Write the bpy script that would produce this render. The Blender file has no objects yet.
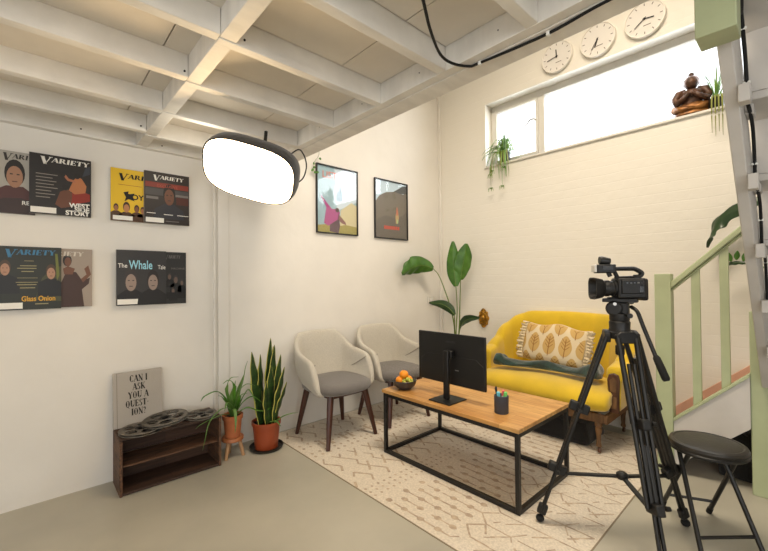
import bpy, bmesh, math, random
from mathutils import Vector, Matrix, noise
R_ = math.radians
PI = math.pi
SC = bpy.context.scene
COL = SC.collection
rng = random.Random(7)

# ------------------------------------------------------------------ materials
def lin(c):
    return tuple(((v/12.92) if v <= .04045 else ((v+.055)/1.055)**2.4) for v in c) + (1.0,)

def mat(name, rgb, rough=.6, metal=0., var=0., vscale=8., bump=0., bscale=60., spec=.5, sheen=0., coat=0.,
        rgb2=None, stretch=None, coord='Object'):
    """rgb in sRGB; var = noise blend towards rgb2 (or a darker tone of rgb)"""
    m = bpy.data.materials.new(name); m.use_nodes = True
    nt = m.node_tree; N = nt.nodes; L = nt.links
    b = N['Principled BSDF']
    b.inputs['Base Color'].default_value = lin(rgb)
    b.inputs['Roughness'].default_value = rough
    b.inputs['Metallic'].default_value = metal
    b.inputs['Specular IOR Level'].default_value = spec
    if sheen:
        b.inputs['Sheen Weight'].default_value = sheen
    if coat:
        b.inputs['Coat Weight'].default_value = coat
    if var or bump:
        tc = N.new('ShaderNodeTexCoord')
        if coord == 'World':
            g = N.new('ShaderNodeNewGeometry'); src = g.outputs['Position']
        else:
            src = tc.outputs['Object']
        if stretch:
            mp = N.new('ShaderNodeMapping'); mp.inputs['Scale'].default_value = stretch
            L.new(src, mp.inputs['Vector']); src = mp.outputs['Vector']
    if var:
        n = N.new('ShaderNodeTexNoise'); n.inputs['Scale'].default_value = vscale
        n.inputs['Detail'].default_value = 6
        L.new(src, n.inputs['Vector'])
        cr = N.new('ShaderNodeValToRGB')
        cr.color_ramp.elements[0].position = .35; cr.color_ramp.elements[1].position = .68
        c2 = rgb2 if rgb2 else tuple(v*(1-var) for v in rgb)
        cr.color_ramp.elements[0].color = lin(c2)
        cr.color_ramp.elements[1].color = lin(rgb)
        L.new(n.outputs['Fac'], cr.inputs['Fac'])
        L.new(cr.outputs['Color'], b.inputs['Base Color'])
    if bump:
        n2 = N.new('ShaderNodeTexNoise'); n2.inputs['Scale'].default_value = bscale
        n2.inputs['Detail'].default_value = 5
        L.new(src, n2.inputs['Vector'])
        bp = N.new('ShaderNodeBump'); bp.inputs['Strength'].default_value = bump
        bp.inputs['Distance'].default_value = .01
        L.new(n2.outputs['Fac'], bp.inputs['Height'])
        L.new(bp.outputs['Normal'], b.inputs['Normal'])
    return m

def emis(name, rgb, s):
    m = bpy.data.materials.new(name); m.use_nodes = True
    nt = m.node_tree; nt.nodes.clear()
    e = nt.nodes.new('ShaderNodeEmission'); o = nt.nodes.new('ShaderNodeOutputMaterial')
    e.inputs['Color'].default_value = lin(rgb); e.inputs['Strength'].default_value = s
    nt.links.new(e.outputs[0], o.inputs[0])
    return m

def glass(name, tint=(1, 1, 1), gl=.06):
    m = bpy.data.materials.new(name); m.use_nodes = True
    nt = m.node_tree; nt.nodes.clear()
    t = nt.nodes.new('ShaderNodeBsdfTransparent'); g = nt.nodes.new('ShaderNodeBsdfGlossy')
    lw = nt.nodes.new('ShaderNodeLayerWeight'); pw = nt.nodes.new('ShaderNodeMath'); pw.operation = 'POWER'; pw.inputs[1].default_value = 4
    nt.links.new(lw.outputs['Facing'], pw.inputs[0]); fr = nt.nodes.new('ShaderNodeMath'); fr.operation = 'MULTIPLY_ADD'; fr.inputs[1].default_value = .5; fr.inputs[2].default_value = .035
    nt.links.new(pw.outputs[0], fr.inputs[0])
    g.inputs['Roughness'].default_value = .02
    mx = nt.nodes.new('ShaderNodeMixShader'); o = nt.nodes.new('ShaderNodeOutputMaterial')
    t.inputs['Color'].default_value = (*tint, 1)
    nt.links.new(fr.outputs[0], mx.inputs[0]); nt.links.new(t.outputs[0], mx.inputs[1])
    nt.links.new(g.outputs[0], mx.inputs[2]); nt.links.new(mx.outputs[0], o.inputs[0])
    return m

def brick_wall(name, rgb):
    m = mat(name, rgb, rough=.55)
    nt = m.node_tree; N = nt.nodes; L = nt.links; b = N['Principled BSDF']
    g = N.new('ShaderNodeNewGeometry'); sx = N.new('ShaderNodeSeparateXYZ'); cx = N.new('ShaderNodeCombineXYZ')
    L.new(g.outputs['Position'], sx.inputs[0]); L.new(sx.outputs['X'], cx.inputs['X']); L.new(sx.outputs['Z'], cx.inputs['Y'])
    nz = N.new('ShaderNodeTexNoise'); nz.inputs['Scale'].default_value = 3.5; nz.inputs['Detail'].default_value = 3
    L.new(cx.outputs[0], nz.inputs['Vector'])
    mxv = N.new('ShaderNodeMix'); mxv.data_type = 'RGBA'; mxv.blend_type = 'ADD'; mxv.inputs[0].default_value = .022
    L.new(cx.outputs[0], mxv.inputs[6]); L.new(nz.outputs['Color'], mxv.inputs[7])
    br = N.new('ShaderNodeTexBrick'); br.inputs['Scale'].default_value = 1.0
    br.inputs['Brick Width'].default_value = .23; br.inputs['Row Height'].default_value = .077
    br.inputs['Mortar Size'].default_value = .006; br.inputs['Mortar Smooth'].default_value = .9
    br.inputs['Color1'].default_value = (1, 1, 1, 1); br.inputs['Color2'].default_value = (.82, .82, .82, 1)
    br.inputs['Mortar'].default_value = (0.35, .35, .35, 1)
    L.new(mxv.outputs[2], br.inputs['Vector'])
    n2 = N.new('ShaderNodeTexNoise'); n2.inputs['Scale'].default_value = 9; n2.inputs['Detail'].default_value = 6
    L.new(cx.outputs[0], n2.inputs['Vector'])
    bp = N.new('ShaderNodeBump'); bp.inputs['Strength'].default_value = .20; bp.inputs['Distance'].default_value = .005
    L.new(br.outputs['Color'], bp.inputs['Height'])
    bp2 = N.new('ShaderNodeBump'); bp2.inputs['Strength'].default_value = .5; bp2.inputs['Distance'].default_value = .006
    L.new(n2.outputs['Fac'], bp2.inputs['Height']); L.new(bp.outputs['Normal'], bp2.inputs['Normal'])
    L.new(bp2.outputs['Normal'], b.inputs['Normal'])
    return m

def plank_wood(name, c1, c2, c3, scale=(1, 1, 1), w=.6, h=.07, rough=.4, bump=.1):
    """boards along X with streaky grain, object coordinates"""
    m = mat(name, c1, rough=rough)
    nt = m.node_tree; N = nt.nodes; L = nt.links; b = N['Principled BSDF']
    tc = N.new('ShaderNodeTexCoord'); mp = N.new('ShaderNodeMapping'); mp.inputs['Scale'].default_value = scale
    L.new(tc.outputs['Object'], mp.inputs[0])
    br = N.new('ShaderNodeTexBrick'); br.inputs['Scale'].default_value = 1
    br.inputs['Brick Width'].default_value = w; br.inputs['Row Height'].default_value = h
    br.inputs['Mortar Size'].default_value = .0006; br.inputs['Bias'].default_value = 0
    br.inputs['Color1'].default_value = lin(c1); br.inputs['Color2'].default_value = lin(c2); br.inputs['Mortar'].default_value = lin(c3)
    L.new(mp.outputs[0], br.inputs['Vector'])
    m2 = N.new('ShaderNodeMapping'); m2.inputs['Scale'].default_value = (3, 45, 45)
    L.new(mp.outputs[0], m2.inputs[0])
    nz = N.new('ShaderNodeTexNoise'); nz.inputs['Scale'].default_value = 1.5; nz.inputs['Detail'].default_value = 8
    nz.inputs['Distortion'].default_value = .6
    L.new(m2.outputs[0], nz.inputs['Vector'])
    m3 = N.new('ShaderNodeMapping'); m3.inputs['Scale'].default_value = (2.5, 9, 9)
    L.new(mp.outputs[0], m3.inputs[0])
    nz2 = N.new('ShaderNodeTexNoise'); nz2.inputs['Scale'].default_value = 1.8; nz2.inputs['Detail'].default_value = 3
    L.new(m3.outputs[0], nz2.inputs['Vector'])
    cr = N.new('ShaderNodeValToRGB'); cr.color_ramp.elements[0].position = .32; cr.color_ramp.elements[1].position = .7
    L.new(nz.outputs['Fac'], cr.inputs['Fac'])
    cr.color_ramp.elements[0].color = lin(c3); cr.color_ramp.elements[1].color = (1, 1, 1, 1)
    mx = N.new('ShaderNodeMix'); mx.data_type = 'RGBA'; mx.blend_type = 'MULTIPLY'; mx.inputs[0].default_value = .45
    L.new(br.outputs['Color'], mx.inputs[6]); L.new(cr.outputs['Color'], mx.inputs[7])
    mx2 = N.new('ShaderNodeMix'); mx2.data_type = 'RGBA'
    cr2 = N.new('ShaderNodeValToRGB'); cr2.color_ramp.elements[0].position = .56; cr2.color_ramp.elements[1].position = .72
    cr2.color_ramp.elements[0].color = (0, 0, 0, 1); cr2.color_ramp.elements[1].color = (.7, .7, .7, 1)
    L.new(nz2.outputs['Fac'], cr2.inputs['Fac']); L.new(cr2.outputs['Color'], mx2.inputs[0])
    L.new(mx.outputs[2], mx2.inputs[6]); mx2.inputs[7].default_value = lin(c3)
    L.new(mx2.outputs[2], b.inputs['Base Color'])
    bp = N.new('ShaderNodeBump'); bp.inputs['Strength'].default_value = bump; bp.inputs['Distance'].default_value = .003
    L.new(nz.outputs['Fac'], bp.inputs['Height']); L.new(bp.outputs['Normal'], b.inputs['Normal'])
    return m

M = {}
M['wall'] = mat('painted_plaster', (.90, .885, .855), rough=.7, bump=.25, bscale=9, var=.03, vscale=2.2, coord='World')
M['brick'] = brick_wall('painted_brick', (.905, .89, .85))
M['beam'] = mat('painted_timber', (.91, .895, .865), rough=.55, bump=.22, bscale=14, var=.07, vscale=5, stretch=(3, 1, 1), coord='World')
M['deck'] = mat('painted_deck_board', (.90, .87, .82), rough=.65, bump=.3, bscale=7, var=.06, vscale=3, coord='World')
M['gap'] = mat('dark_gap', (.12, .10, .08), rough=.9)
M['floor'] = mat('painted_concrete', (.715, .70, .645), rough=.38, bump=.05, bscale=5, var=.10, vscale=1.6, coord='World')
M['frame_white'] = mat('window_paint', (.88, .87, .84), rough=.45)
M['glass'] = glass('window_glass')
M['green'] = mat('sage_green_paint', (.70, .735, .585), rough=.45, bump=.08, bscale=25, var=.06, vscale=6)
M['stairgrey'] = mat('stair_paint', (.80, .785, .765), rough=.5, bump=.12, bscale=12, var=.06, vscale=5, coord='World')
M['salmon'] = mat('salmon_paint', (.89, .71, .62), rough=.5, var=.08, vscale=7)
M['black_metal'] = mat('black_metal', (.050, .049, .050), rough=.45, metal=.0, bump=.03)
M['black_plastic'] = mat('black_plastic', (.045, .044, .046), rough=.5, bump=.05, bscale=220)
M['black_gloss'] = mat('black_gloss', (.05, .05, .055), rough=.12)
M['dark_grey'] = mat('dark_grey_plastic', (.11, .11, .115), rough=.4)
M['mid_grey'] = mat('grey_plastic', (.42, .42, .42), rough=.45)
M['rubber'] = mat('rubber', (.045, .045, .045), rough=.8)
M['black_fabric'] = mat('black_nylon', (.07, .068, .066), rough=.9, bump=.5, bscale=90, sheen=.2)
M['steel'] = mat('steel', (.72, .71, .69), rough=.3, metal=1)
M['yellow'] = mat('mustard_velvet', (.865, .725, .11), rough=.85, sheen=.45, var=.08, vscale=5, bump=.15, bscale=120)
M['brown_wood'] = mat('dark_brown_wood', (.36, .22, .14), rough=.4, var=.35, vscale=6, stretch=(8, 8, 1), bump=.08)
M['sofa_wood'] = mat('oak_wood', (.50, .36, .22), rough=.5, var=.3, vscale=7, stretch=(6, 6, 1))
M['tabletop'] = plank_wood('acacia_boards', (.86, .68, .42), (.77, .57, .32), (.56, .38, .19), w=.42, h=.065, rough=.38)
M['crate'] = plank_wood('stained_crate_wood', (.34, .235, .17), (.25, .17, .125), (.12, .08, .06), scale=(1, 1, 1), w=.9, h=.09, rough=.7, bump=.5)
M['crate_edge'] = mat('crate_edge_wood', (.42, .29, .20), rough=.7, var=.4, vscale=10, stretch=(1, 6, 6), bump=.3, bscale=30)
M['cream_fabric'] = mat('cream_wool', (.80, .775, .72), rough=.95, sheen=.3, bump=.6, bscale=260, var=.07, vscale=120)
M['seat_grey'] = mat('grey_wool', (.47, .45, .435), rough=.95, sheen=.3, bump=.6, bscale=260, var=.14, vscale=130)
M['piping'] = mat('grey_piping', (.55, .52, .47), rough=.8)
M['walnut'] = mat('walnut', (.30, .16, .11), rough=.35, var=.3, vscale=9, stretch=(6, 6, 1))
M['terracotta'] = mat('terracotta', (.72, .42, .25), rough=.8, var=.12, vscale=12, bump=.1)
M['terracotta_red'] = mat('terracotta_plastic', (.60, .27, .14), rough=.35, var=.06, vscale=5)
M['soil'] = mat('potting_soil', (.16, .11, .08), rough=1, bump=1, bscale=60, var=.5, vscale=50)
M['pale_wood'] = mat('pale_wood', (.74, .58, .42), rough=.6, var=.15, vscale=8, stretch=(6, 6, 1))
M['stool_wood'] = mat('orange_wood', (.68, .42, .25), rough=.5, var=.15, vscale=8)
M['leaf'] = mat('leaf_green', (.30, .48, .14), rough=.38, var=.35, vscale=10, rgb2=(.19, .36, .09))
M['leaf_fresh'] = mat('leaf_fresh_green', (.36, .56, .16), rough=.4, var=.3, vscale=8, rgb2=(.22, .42, .10))
M['leaf_dark'] = mat('leaf_dark_green', (.14, .26, .10), rough=.35, var=.3, vscale=6, rgb2=(.10, .20, .07))
M['aloe'] = mat('aloe_green', (.42, .55, .27), rough=.4, var=.3, vscale=7, rgb2=(.30, .45, .20))
M['snake'] = mat('snake_leaf', (.20, .31, .13), rough=.4, var=.5, vscale=9, rgb2=(.11, .20, .09), stretch=(1, 1, 4))
M['snake_edge'] = mat('snake_leaf_margin', (.72, .70, .34), rough=.45)
M['stem'] = mat('stem_green', (.36, .45, .16), rough=.5)
M['spider'] = mat('spider_leaf', (.50, .64, .26), rough=.45, var=.3, vscale=10, rgb2=(.36, .52, .18))
M['blue_leaf'] = mat('pale_leaf', (.47, .60, .42), rough=.45, var=.3, vscale=20, rgb2=(.30, .46, .25))
M['dry_leaf'] = mat('olive_stem', (.50, .52, .22), rough=.6)
M['black_pot'] = mat('black_pot', (.10, .09, .08), rough=.4)
M['gold'] = mat('gilded_plaster', (.83, .62, .24), rough=.35, metal=.7, bump=.3, bscale=70, var=.35, vscale=40)
M['bronze'] = mat('bronze_statue', (.40, .27, .19), rough=.45, metal=.25, bump=.5, bscale=40, var=.5, vscale=20, rgb2=(.20, .13, .09))
M['bronze_gold'] = mat('bronze_robe', (.66, .45, .22), rough=.42, metal=.4, bump=.3, bscale=30, var=.5, vscale=14, rgb2=(.36, .22, .12))
M['clock_face'] = mat('clock_face', (.88, .865, .84), rough=.6)
M['clock_rim'] = mat('clock_rim', (.93, .91, .87), rough=.4)
M['ink'] = mat('black_ink', (.08, .075, .07), rough=.7)
M['grey_ink'] = mat('grey_ink', (.45, .42, .39), rough=.7)
M['paper'] = mat('paper_white', (.92, .91, .88), rough=.7)
M['pages'] = mat('page_edges', (.70, .68, .64), rough=.8)
M['book_grey'] = mat('grey_linen', (.66, .635, .60), rough=.85, bump=.2, bscale=150)
M['reel'] = mat('film_reel_metal', (.50, .48, .45), rough=.45, metal=.6, var=.25, vscale=25, bump=.1)
M['reel_dark'] = mat('reel_hub_dark', (.14, .135, .13), rough=.5, metal=.5)
M['rug'] = mat('woven_rug', (.89, .85, .785), rough=.95, bump=.7, bscale=180, var=.10, vscale=90)
M['rug_ink'] = mat('rug_pattern', (.62, .555, .49), rough=.95, bump=.5, bscale=180, var=.28, vscale=22, rgb2=(.78, .71, .62))
M['rug_edge'] = mat('rug_binding', (.55, .50, .42), rough=.95)
M['pillow'] = mat('cream_linen', (.87, .80, .66), rough=.95, bump=.5, bscale=200, sheen=.2)
M['pillow_gold'] = mat('ochre_print', (.79, .65, .40), rough=.95, bump=.5, bscale=200)
M['pillow_line'] = mat('brown_print', (.60, .42, .20), rough=.95)
M['throw'] = mat('teal_velvet', (.10, .24, .21), rough=.8, sheen=.6, bump=.4, bscale=60, var=.35, vscale=18)
M['bowl'] = mat('charcoal_stoneware', (.24, .235, .235), rough=.35, var=.25, vscale=15)
M['orange'] = mat('orange_peel', (.96, .58, .08), rough=.45, bump=.3, bscale=220)
M['grape'] = mat('green_grape', (.72, .74, .28), rough=.3, var=.2, vscale=20)
M['cup'] = mat('slate_ribbed', (.23, .25, .29), rough=.55, bump=.1, bscale=80)
M['pink'] = mat('pink_plastic', (.90, .42, .40), rough=.35)
M['cyan'] = mat('cyan_plastic', (.40, .75, .83), rough=.35)
M['lime'] = mat('green_plastic', (.45, .80, .42), rough=.35)
M['softface'] = emis('softbox_diffuser', (1.0, .86, .66), 24)
M['softwhite'] = mat('softbox_white_fabric', (.85, .80, .74), rough=.9)
M['softblack'] = mat('softbox_black_nylon', (.13, .115, .10), rough=.7, bump=.3, bscale=40, sheen=.3)
M['socket'] = mat('socket_white', (.86, .85, .82), rough=.4)
M['white_clip'] = mat('cable_clip_white', (.92, .92, .90), rough=.4)
M['red_light'] = mat('faded_red_print', (.90, .50, .40), rough=.6)

def flat(name, rgb, rough=.45):
    k = 'flat_' + name
    if k not in M: M[k] = mat(name, rgb, rough=rough)
    return M[k]

# ------------------------------------------------------------------ objects
def wmat(o):
    m = o.matrix_basis.copy()
    p = o.parent
    while p:
        m = p.matrix_basis @ m; p = p.parent
    return m

def props(o, label=None, cat=None, group=None, kind=None):
    if label: o['label'] = label
    if cat: o['category'] = cat
    if group: o['group'] = group
    if kind: o['kind'] = kind
    return o

def thing(name, label, cat, loc=(0, 0, 0), rz=0, group=None):
    o = bpy.data.objects.new(name, None); COL.objects.link(o)
    o.empty_display_size = .05
    o.location = loc; o.rotation_euler = (0, 0, rz)
    return props(o, label, cat, group)

class MB:
    def __init__(s): s.bm = bmesh.new(); s.mi = 0
    def _f(s, vs):
        try:
            f = s.bm.faces.new(vs); f.material_index = s.mi; return f
        except ValueError: return None
    def box(s, x0, x1, y0, y1, z0, z1):
        return s.obox(((x0+x1)/2, (y0+y1)/2, (z0+z1)/2), (x1-x0, y1-y0, z1-z0))
    def obox(s, c, size, rot=None, taper=1.0):
        rot = rot or Matrix.Identity(3)
        if isinstance(rot, Matrix) and len(rot) == 4: rot = rot.to_3x3()
        c = Vector(c); h = Vector(size)/2; v = []
        for dz in (-1, 1):
            t = taper if dz > 0 else 1
            for dx, dy in ((-1, -1), (1, -1), (1, 1), (-1, 1)):
                v.append(s.bm.verts.new(c + rot @ Vector((dx*h.x*t, dy*h.y*t, dz*h.z))))
        for q in ((3, 2, 1, 0), (4, 5, 6, 7), (0, 1, 5, 4), (1, 2, 6, 5), (2, 3, 7, 6), (3, 0, 4, 7)):
            s._f([v[i] for i in q])
        return s
    def bar(s, a, b, w, h, up=(0, 0, 1)):
        a = Vector(a); b = Vector(b); d = (b-a); L = d.length; d.normalize()
        u = Vector(up); x = d.cross(u)
        if x.length < 1e-5: x = d.cross(Vector((1, 0, 0)))
        x.normalize(); z = x.cross(d)
        rot = Matrix((x, d, z)).transposed()
        return s.obox((a+b)/2, (w, L, h), rot)
    def tube(s, pts, r, n=10, cap=True, flat=1.0, closed=False, up=None):
        pts = [Vector(p) for p in pts]; m = len(pts)
        rs = list(r) if isinstance(r, (list, tuple)) else [r]*m
        rings = []; prev = None
        for i, p in enumerate(pts):
            if closed: t = pts[(i+1) % m]-pts[i-1]
            else: t = pts[min(i+1, m-1)]-pts[max(i-1, 0)]
            if t.length < 1e-9: t = Vector((0, 0, 1))
            t.normalize()
            if prev is None:
                ref = Vector(up) if up else (Vector((0, 0, 1)) if abs(t.z) < .9 else Vector((1, 0, 0)))
                u = t.cross(ref).normalized()
            else:
                u = prev-t*prev.dot(t)
                u = u.normalized() if u.length > 1e-6 else t.orthogonal().normalized()
            prev = u; w = t.cross(u)
            rings.append([s.bm.verts.new(p+u*math.cos(a)*rs[i]+w*math.sin(a)*rs[i]*flat)
                          for a in [2*PI*k/n for k in range(n)]])
        rng_ = range(m) if closed else range(m-1)
        for i in rng_:
            A = rings[i]; B = rings[(i+1) % m]
            for k in range(n): s._f([A[k], A[(k+1) % n], B[(k+1) % n], B[k]])
        if cap and not closed:
            s._f(rings[0][::-1]); s._f(rings[-1])
        return s
    def lathe(s, prof, c=(0, 0, 0), n=24, rot=None, sx=1, sy=1, cap=True):
        rot = rot or Matrix.Identity(3); c = Vector(c); rings = []
        for (r, z) in prof:
            rings.append([s.bm.verts.new(c+rot @ Vector((r*math.cos(2*PI*k/n)*sx, r*math.sin(2*PI*k/n)*sy, z))) for k in range(n)])
        for i in range(len(prof)-1):
            A, B = rings[i], rings[i+1]
            for k in range(n): s._f([A[k], A[(k+1) % n], B[(k+1) % n], B[k]])
        if cap:
            s._f(rings[0][::-1]); s._f(rings[-1])
        return s
    def ell(s, c, r, n=16, m=10, rot=None, fn=None):
        c = Vector(c); r = Vector((r, r, r)) if isinstance(r, (int, float)) else Vector(r)
        rot = rot or Matrix.Identity(3)
        top = None; rings = []
        for i in range(1, m):
            ph = PI*i/m
            ring = []
            for k in range(n):
                th = 2*PI*k/n
                d = Vector((math.sin(ph)*math.cos(th), math.sin(ph)*math.sin(th), math.cos(ph)))
                q = Vector((d.x*r.x, d.y*r.y, d.z*r.z))
                if fn: q = q*fn(d)
                ring.append(s.bm.verts.new(c+rot @ q))
            rings.append(ring)
        a = s.bm.verts.new(c+rot @ Vector((0, 0, r.z))); b = s.bm.verts.new(c+rot @ Vector((0, 0, -r.z)))
        for k in range(n): s._f([a, rings[0][k], rings[0][(k+1) % n]]); s._f([b, rings[-1][(k+1) % n], rings[-1][k]])
        for i in range(len(rings)-1):
            for k in range(n): s._f([rings[i][k], rings[i+1][k], rings[i+1][(k+1) % n], rings[i][(k+1) % n]])
        return s
    def grid(s, P, closeu=False, closev=False, mi=None):
        """P[i][j] points"""
        V = [[s.bm.verts.new(Vector(p)) for p in row] for row in P]
        a, b = len(V), len(V[0])
        for i in range(a if closeu else a-1):
            for j in range(b if closev else b-1):
                if mi: s.mi = mi(i, j)
                s._f([V[i][j], V[(i+1) % a][j], V[(i+1) % a][(j+1) % b], V[i][(j+1) % b]])
        return V
    def prism(s, pts, o, ex, ey, ez, t):
        """2-D outline pts placed at o with axes ex, ey; extruded by t along ez"""
        o = Vector(o); ex = Vector(ex); ey = Vector(ey); ez = Vector(ez)
        A = [s.bm.verts.new(o+ex*p[0]+ey*p[1]) for p in pts]
        if t == 0:
            s._f(A); return s
        B = [s.bm.verts.new(v.co+ez*t) for v in A]
        s._f(A[::-1]); s._f(B); n = len(A)
        for i in range(n): s._f([A[i], A[(i+1) % n], B[(i+1) % n], B[i]])
        return s
    def poly(s, pts):
        s._f([s.bm.verts.new(Vector(p)) for p in pts]); return s
    def build(s, name, mats, parent=None, bevel=0, seg=2, ang=40, sub=0, world=True, flatshade=False,
              label=None, cat=None, group=None, kind=None, origin=None, solid=0):
        if not isinstance(mats, (list, tuple)): mats = [mats]
        bmesh.ops.recalc_face_normals(s.bm, faces=s.bm.faces[:])
        me = bpy.data.meshes.new(name); s.bm.to_mesh(me); s.bm.free()
        for m_ in mats: me.materials.append(m_)
        o = bpy.data.objects.new(name, me); COL.objects.link(o)
        if parent:
            o.parent = parent
            if world: me.transform(wmat(parent).inverted())
        elif kind != 'structure' or origin:
            if origin is None:
                xs = [v.co for v in me.vertices]
                lo = Vector([min(v[i] for v in xs) for i in range(3)]); hi = Vector([max(v[i] for v in xs) for i in range(3)])
                origin = ((lo.x+hi.x)/2, (lo.y+hi.y)/2, lo.z)
            me.transform(Matrix.Translation(-Vector(origin))); o.location = origin
        if not flatshade:
            for p in me.polygons: p.use_smooth = True
            me.set_sharp_from_angle(angle=R_(ang))
        if solid:
            md = o.modifiers.new('thick', 'SOLIDIFY'); md.thickness = solid; md.offset = 0
        if bevel:
            md = o.modifiers.new('edge', 'BEVEL'); md.width = bevel; md.segments = seg; md.limit_method = 'ANGLE'; md.angle_limit = R_(40)
            md.harden_normals = False
        if sub:
            md = o.modifiers.new('smooth', 'SUBSURF'); md.levels = sub; md.render_levels = sub
        props(o, label, cat, group, kind)
        return o

def copy_tree(o, parent=None):
    c = o.copy(); COL.objects.link(c)
    if parent: c.parent = parent
    for ch in list(o.children): copy_tree(ch, c)
    return c

def arc(c, r, a0, a1, n, ex=(1, 0, 0), ey=(0, 1, 0)):
    c = Vector(c); ex = Vector(ex); ey = Vector(ey)
    return [c+ex*r*math.cos(a0+(a1-a0)*i/n)+ey*r*math.sin(a0+(a1-a0)*i/n) for i in range(n+1)]

def bez(P, n=16):
    """Catmull-Rom through points"""
    P = [Vector(p) for p in P]; Q = [2*P[0]-P[1]]+P+[2*P[-1]-P[-2]]; out = []
    for i in range(1, len(Q)-2):
        for k in range(n):
            t = k/n; a, b, c, d = Q[i-1], Q[i], Q[i+1], Q[i+2]
            out.append(.5*((2*b)+(-a+c)*t+(2*a-5*b+4*c-d)*t*t+(-a+3*b-3*c+d)*t**3))
    out.append(P[-1]); return out

def interp(tab, x):
    if x <= tab[0][0]: return tab[0][1]
    for (a, va), (b, vb) in zip(tab, tab[1:]):
        if x <= b:
            t = (x-a)/(b-a); t = t*t*(3-2*t)
            return va+(vb-va)*t
    return tab[-1][1]

def lint(tab, x):
    for (a, va), (b, vb) in zip(tab, tab[1:]):
        if x <= b: return va+(vb-va)*max(0, (x-a)/(b-a))
    return tab[-1][1]

def frame3(z, up=(0, 0, 1)):
    z = Vector(z).normalized(); x = Vector(up).cross(z)
    if x.length < 1e-4: x = Vector((1, 0, 0))
    x.normalize(); y = z.cross(x)
    return Matrix((x, y, z)).transposed()

def leaf_blade(b, pts, wfun, side=None, fold=.25, n=14, m=4, wav=0, edge_mi=None, base_mi=0, edge=.8):
    """strap or blade along a smooth curve: wfun(t)=half width; side = width direction hint; edge_mi colours margins"""
    C = bez(pts, max(2, n//(len(pts)-1)))
    L = len(C); rows = []
    sd = Vector(side) if side is not None else None
    for i, p in enumerate(C):
        t = i/(L-1); T = (C[min(i+1, L-1)]-C[max(i-1, 0)]).normalized()
        s_ = sd if sd is not None else T.cross(Vector((0, 0, 1)))
        s_ = s_-T*s_.dot(T)
        s_ = s_.normalized() if s_.length > 1e-5 else T.orthogonal().normalized()
        N = T.cross(s_); w = max(wfun(t), .0004); row = []
        for j in range(-m, m+1):
            u = j/m
            uu = math.copysign(abs(u)**.8, u)
            row.append(p+s_*uu*w+N*(abs(u)*fold*w + wav*w*math.sin(t*22+u*3)*abs(u)))
        rows.append(row)
    if edge_mi is not None:
        b.grid(rows, mi=lambda i, j: edge_mi if (j < 1 or j >= 2*m-1) else base_mi)
    else: b.grid(rows)

# ------------------------------------------------------------------ writing
def text_mesh(txt, size, name, m, parent, origin, ex, ey, align='LEFT', thick=.0, extrude=.0004, xscale=1., shear=0., spacing=1., world=True):
    cu = bpy.data.curves.new(name, 'FONT'); cu.body = txt; cu.size = size; cu.align_x = align
    cu.offset = thick; cu.extrude = extrude; cu.shear = shear; cu.space_character = spacing
    cu.resolution_u = 3
    to = bpy.data.objects.new(name, cu); COL.objects.link(to)
    bpy.context.view_layer.update()
    dg = bpy.context.evaluated_depsgraph_get()
    me = bpy.data.meshes.new_from_object(to.evaluated_get(dg))
    bpy.data.objects.remove(to); bpy.data.curves.remove(cu)
    ex = Vector(ex); ey = Vector(ey); ez = ex.cross(ey)
    mt = Matrix.Translation(Vector(origin)) @ Matrix((ex*xscale, ey, ez)).transposed().to_4x4()
    me.transform(mt)
    me.name = name; me.materials.clear(); me.materials.append(m)
    o = bpy.data.objects.new(name, me); COL.objects.link(o); o.parent = parent
    if world and parent: me.transform(wmat(parent).inverted())
    return o

# high-contrast serif capitals made of thick stems and hairlines: (strokes) each = (x0,y0,x1,y1,w)
TK, TH = .23, .068
GL = {
 'A': (.72, [(.05, 0, .36, 1, TH), (.36, 1, .64, 0, TK), (.17, .33, .55, .33, TH), (-.04, .02, .17, .02, TH), (.48, .02, .8, .02, TH)]),
 'C': (.66, 'C'), 'O': (.72, 'O'), 'Q': (.72, 'Q'), 'S': (.55, 'S'), 'U': (.74, 'U'), '?': (.46, '?'),
 'N': (.76, [(.12, 0, .12, 1, TH), (.08, 1, .62, 0, TK), (.62, 0, .62, 1, TH), (0, .02, .24, .02, TH), (0, .98, .16, .98, TH), (.5, .98, .74, .98, TH)]),
 'I': (.34, [(.16, 0, .16, 1, TK), (.02, .02, .30, .02, TH), (.02, .98, .30, .98, TH)]),
 'K': (.74, [(.14, 0, .14, 1, TK), (.2, .38, .6, 1, TH), (.3, .55, .62, 0, TK), (0, .02, .28, .02, TH), (0, .98, .28, .98, TH), (.5, .02, .76, .02, TH), (.46, .98, .72, .98, TH)]),
 'Y': (.68, [(.34, 0, .34, .5, TK), (.08, 1, .34, .48, TK), (.34, .48, .6, 1, TH), (.2, .02, .48, .02, TH), (-.04, .98, .2, .98, TH), (.46, .98, .7, .98, TH)]),
 'E': (.60, [(.14, 0, .14, 1, TK), (0, .02, .56, .02, TH), (0, .98, .54, .98, TH), (.14, .5, .42, .5, TH), (.54, .02, .54, .26, TH), (.52, .98, .52, .76, TH), (.42, .38, .42, .62, TH)]),
 'T': (.64, [(.32, 0, .32, 1, TK), (.18, .02, .46, .02, TH), (.02, .98, .62, .98, TH), (.04, .98, .04, .74, TH), (.6, .98, .6, .74, TH)]),
 'V': (.74, [(.08, 1, .36, 0, TK), (.36, 0, .62, 1, TH), (-.06, .98, .22, .98, TH), (.5, .98, .76, .98, TH)]),
 'R': (.74, 'R'), '-': (.34, [(.04, .42, .3, .42, .08)]), ' ': (.30, []),
}
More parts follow.
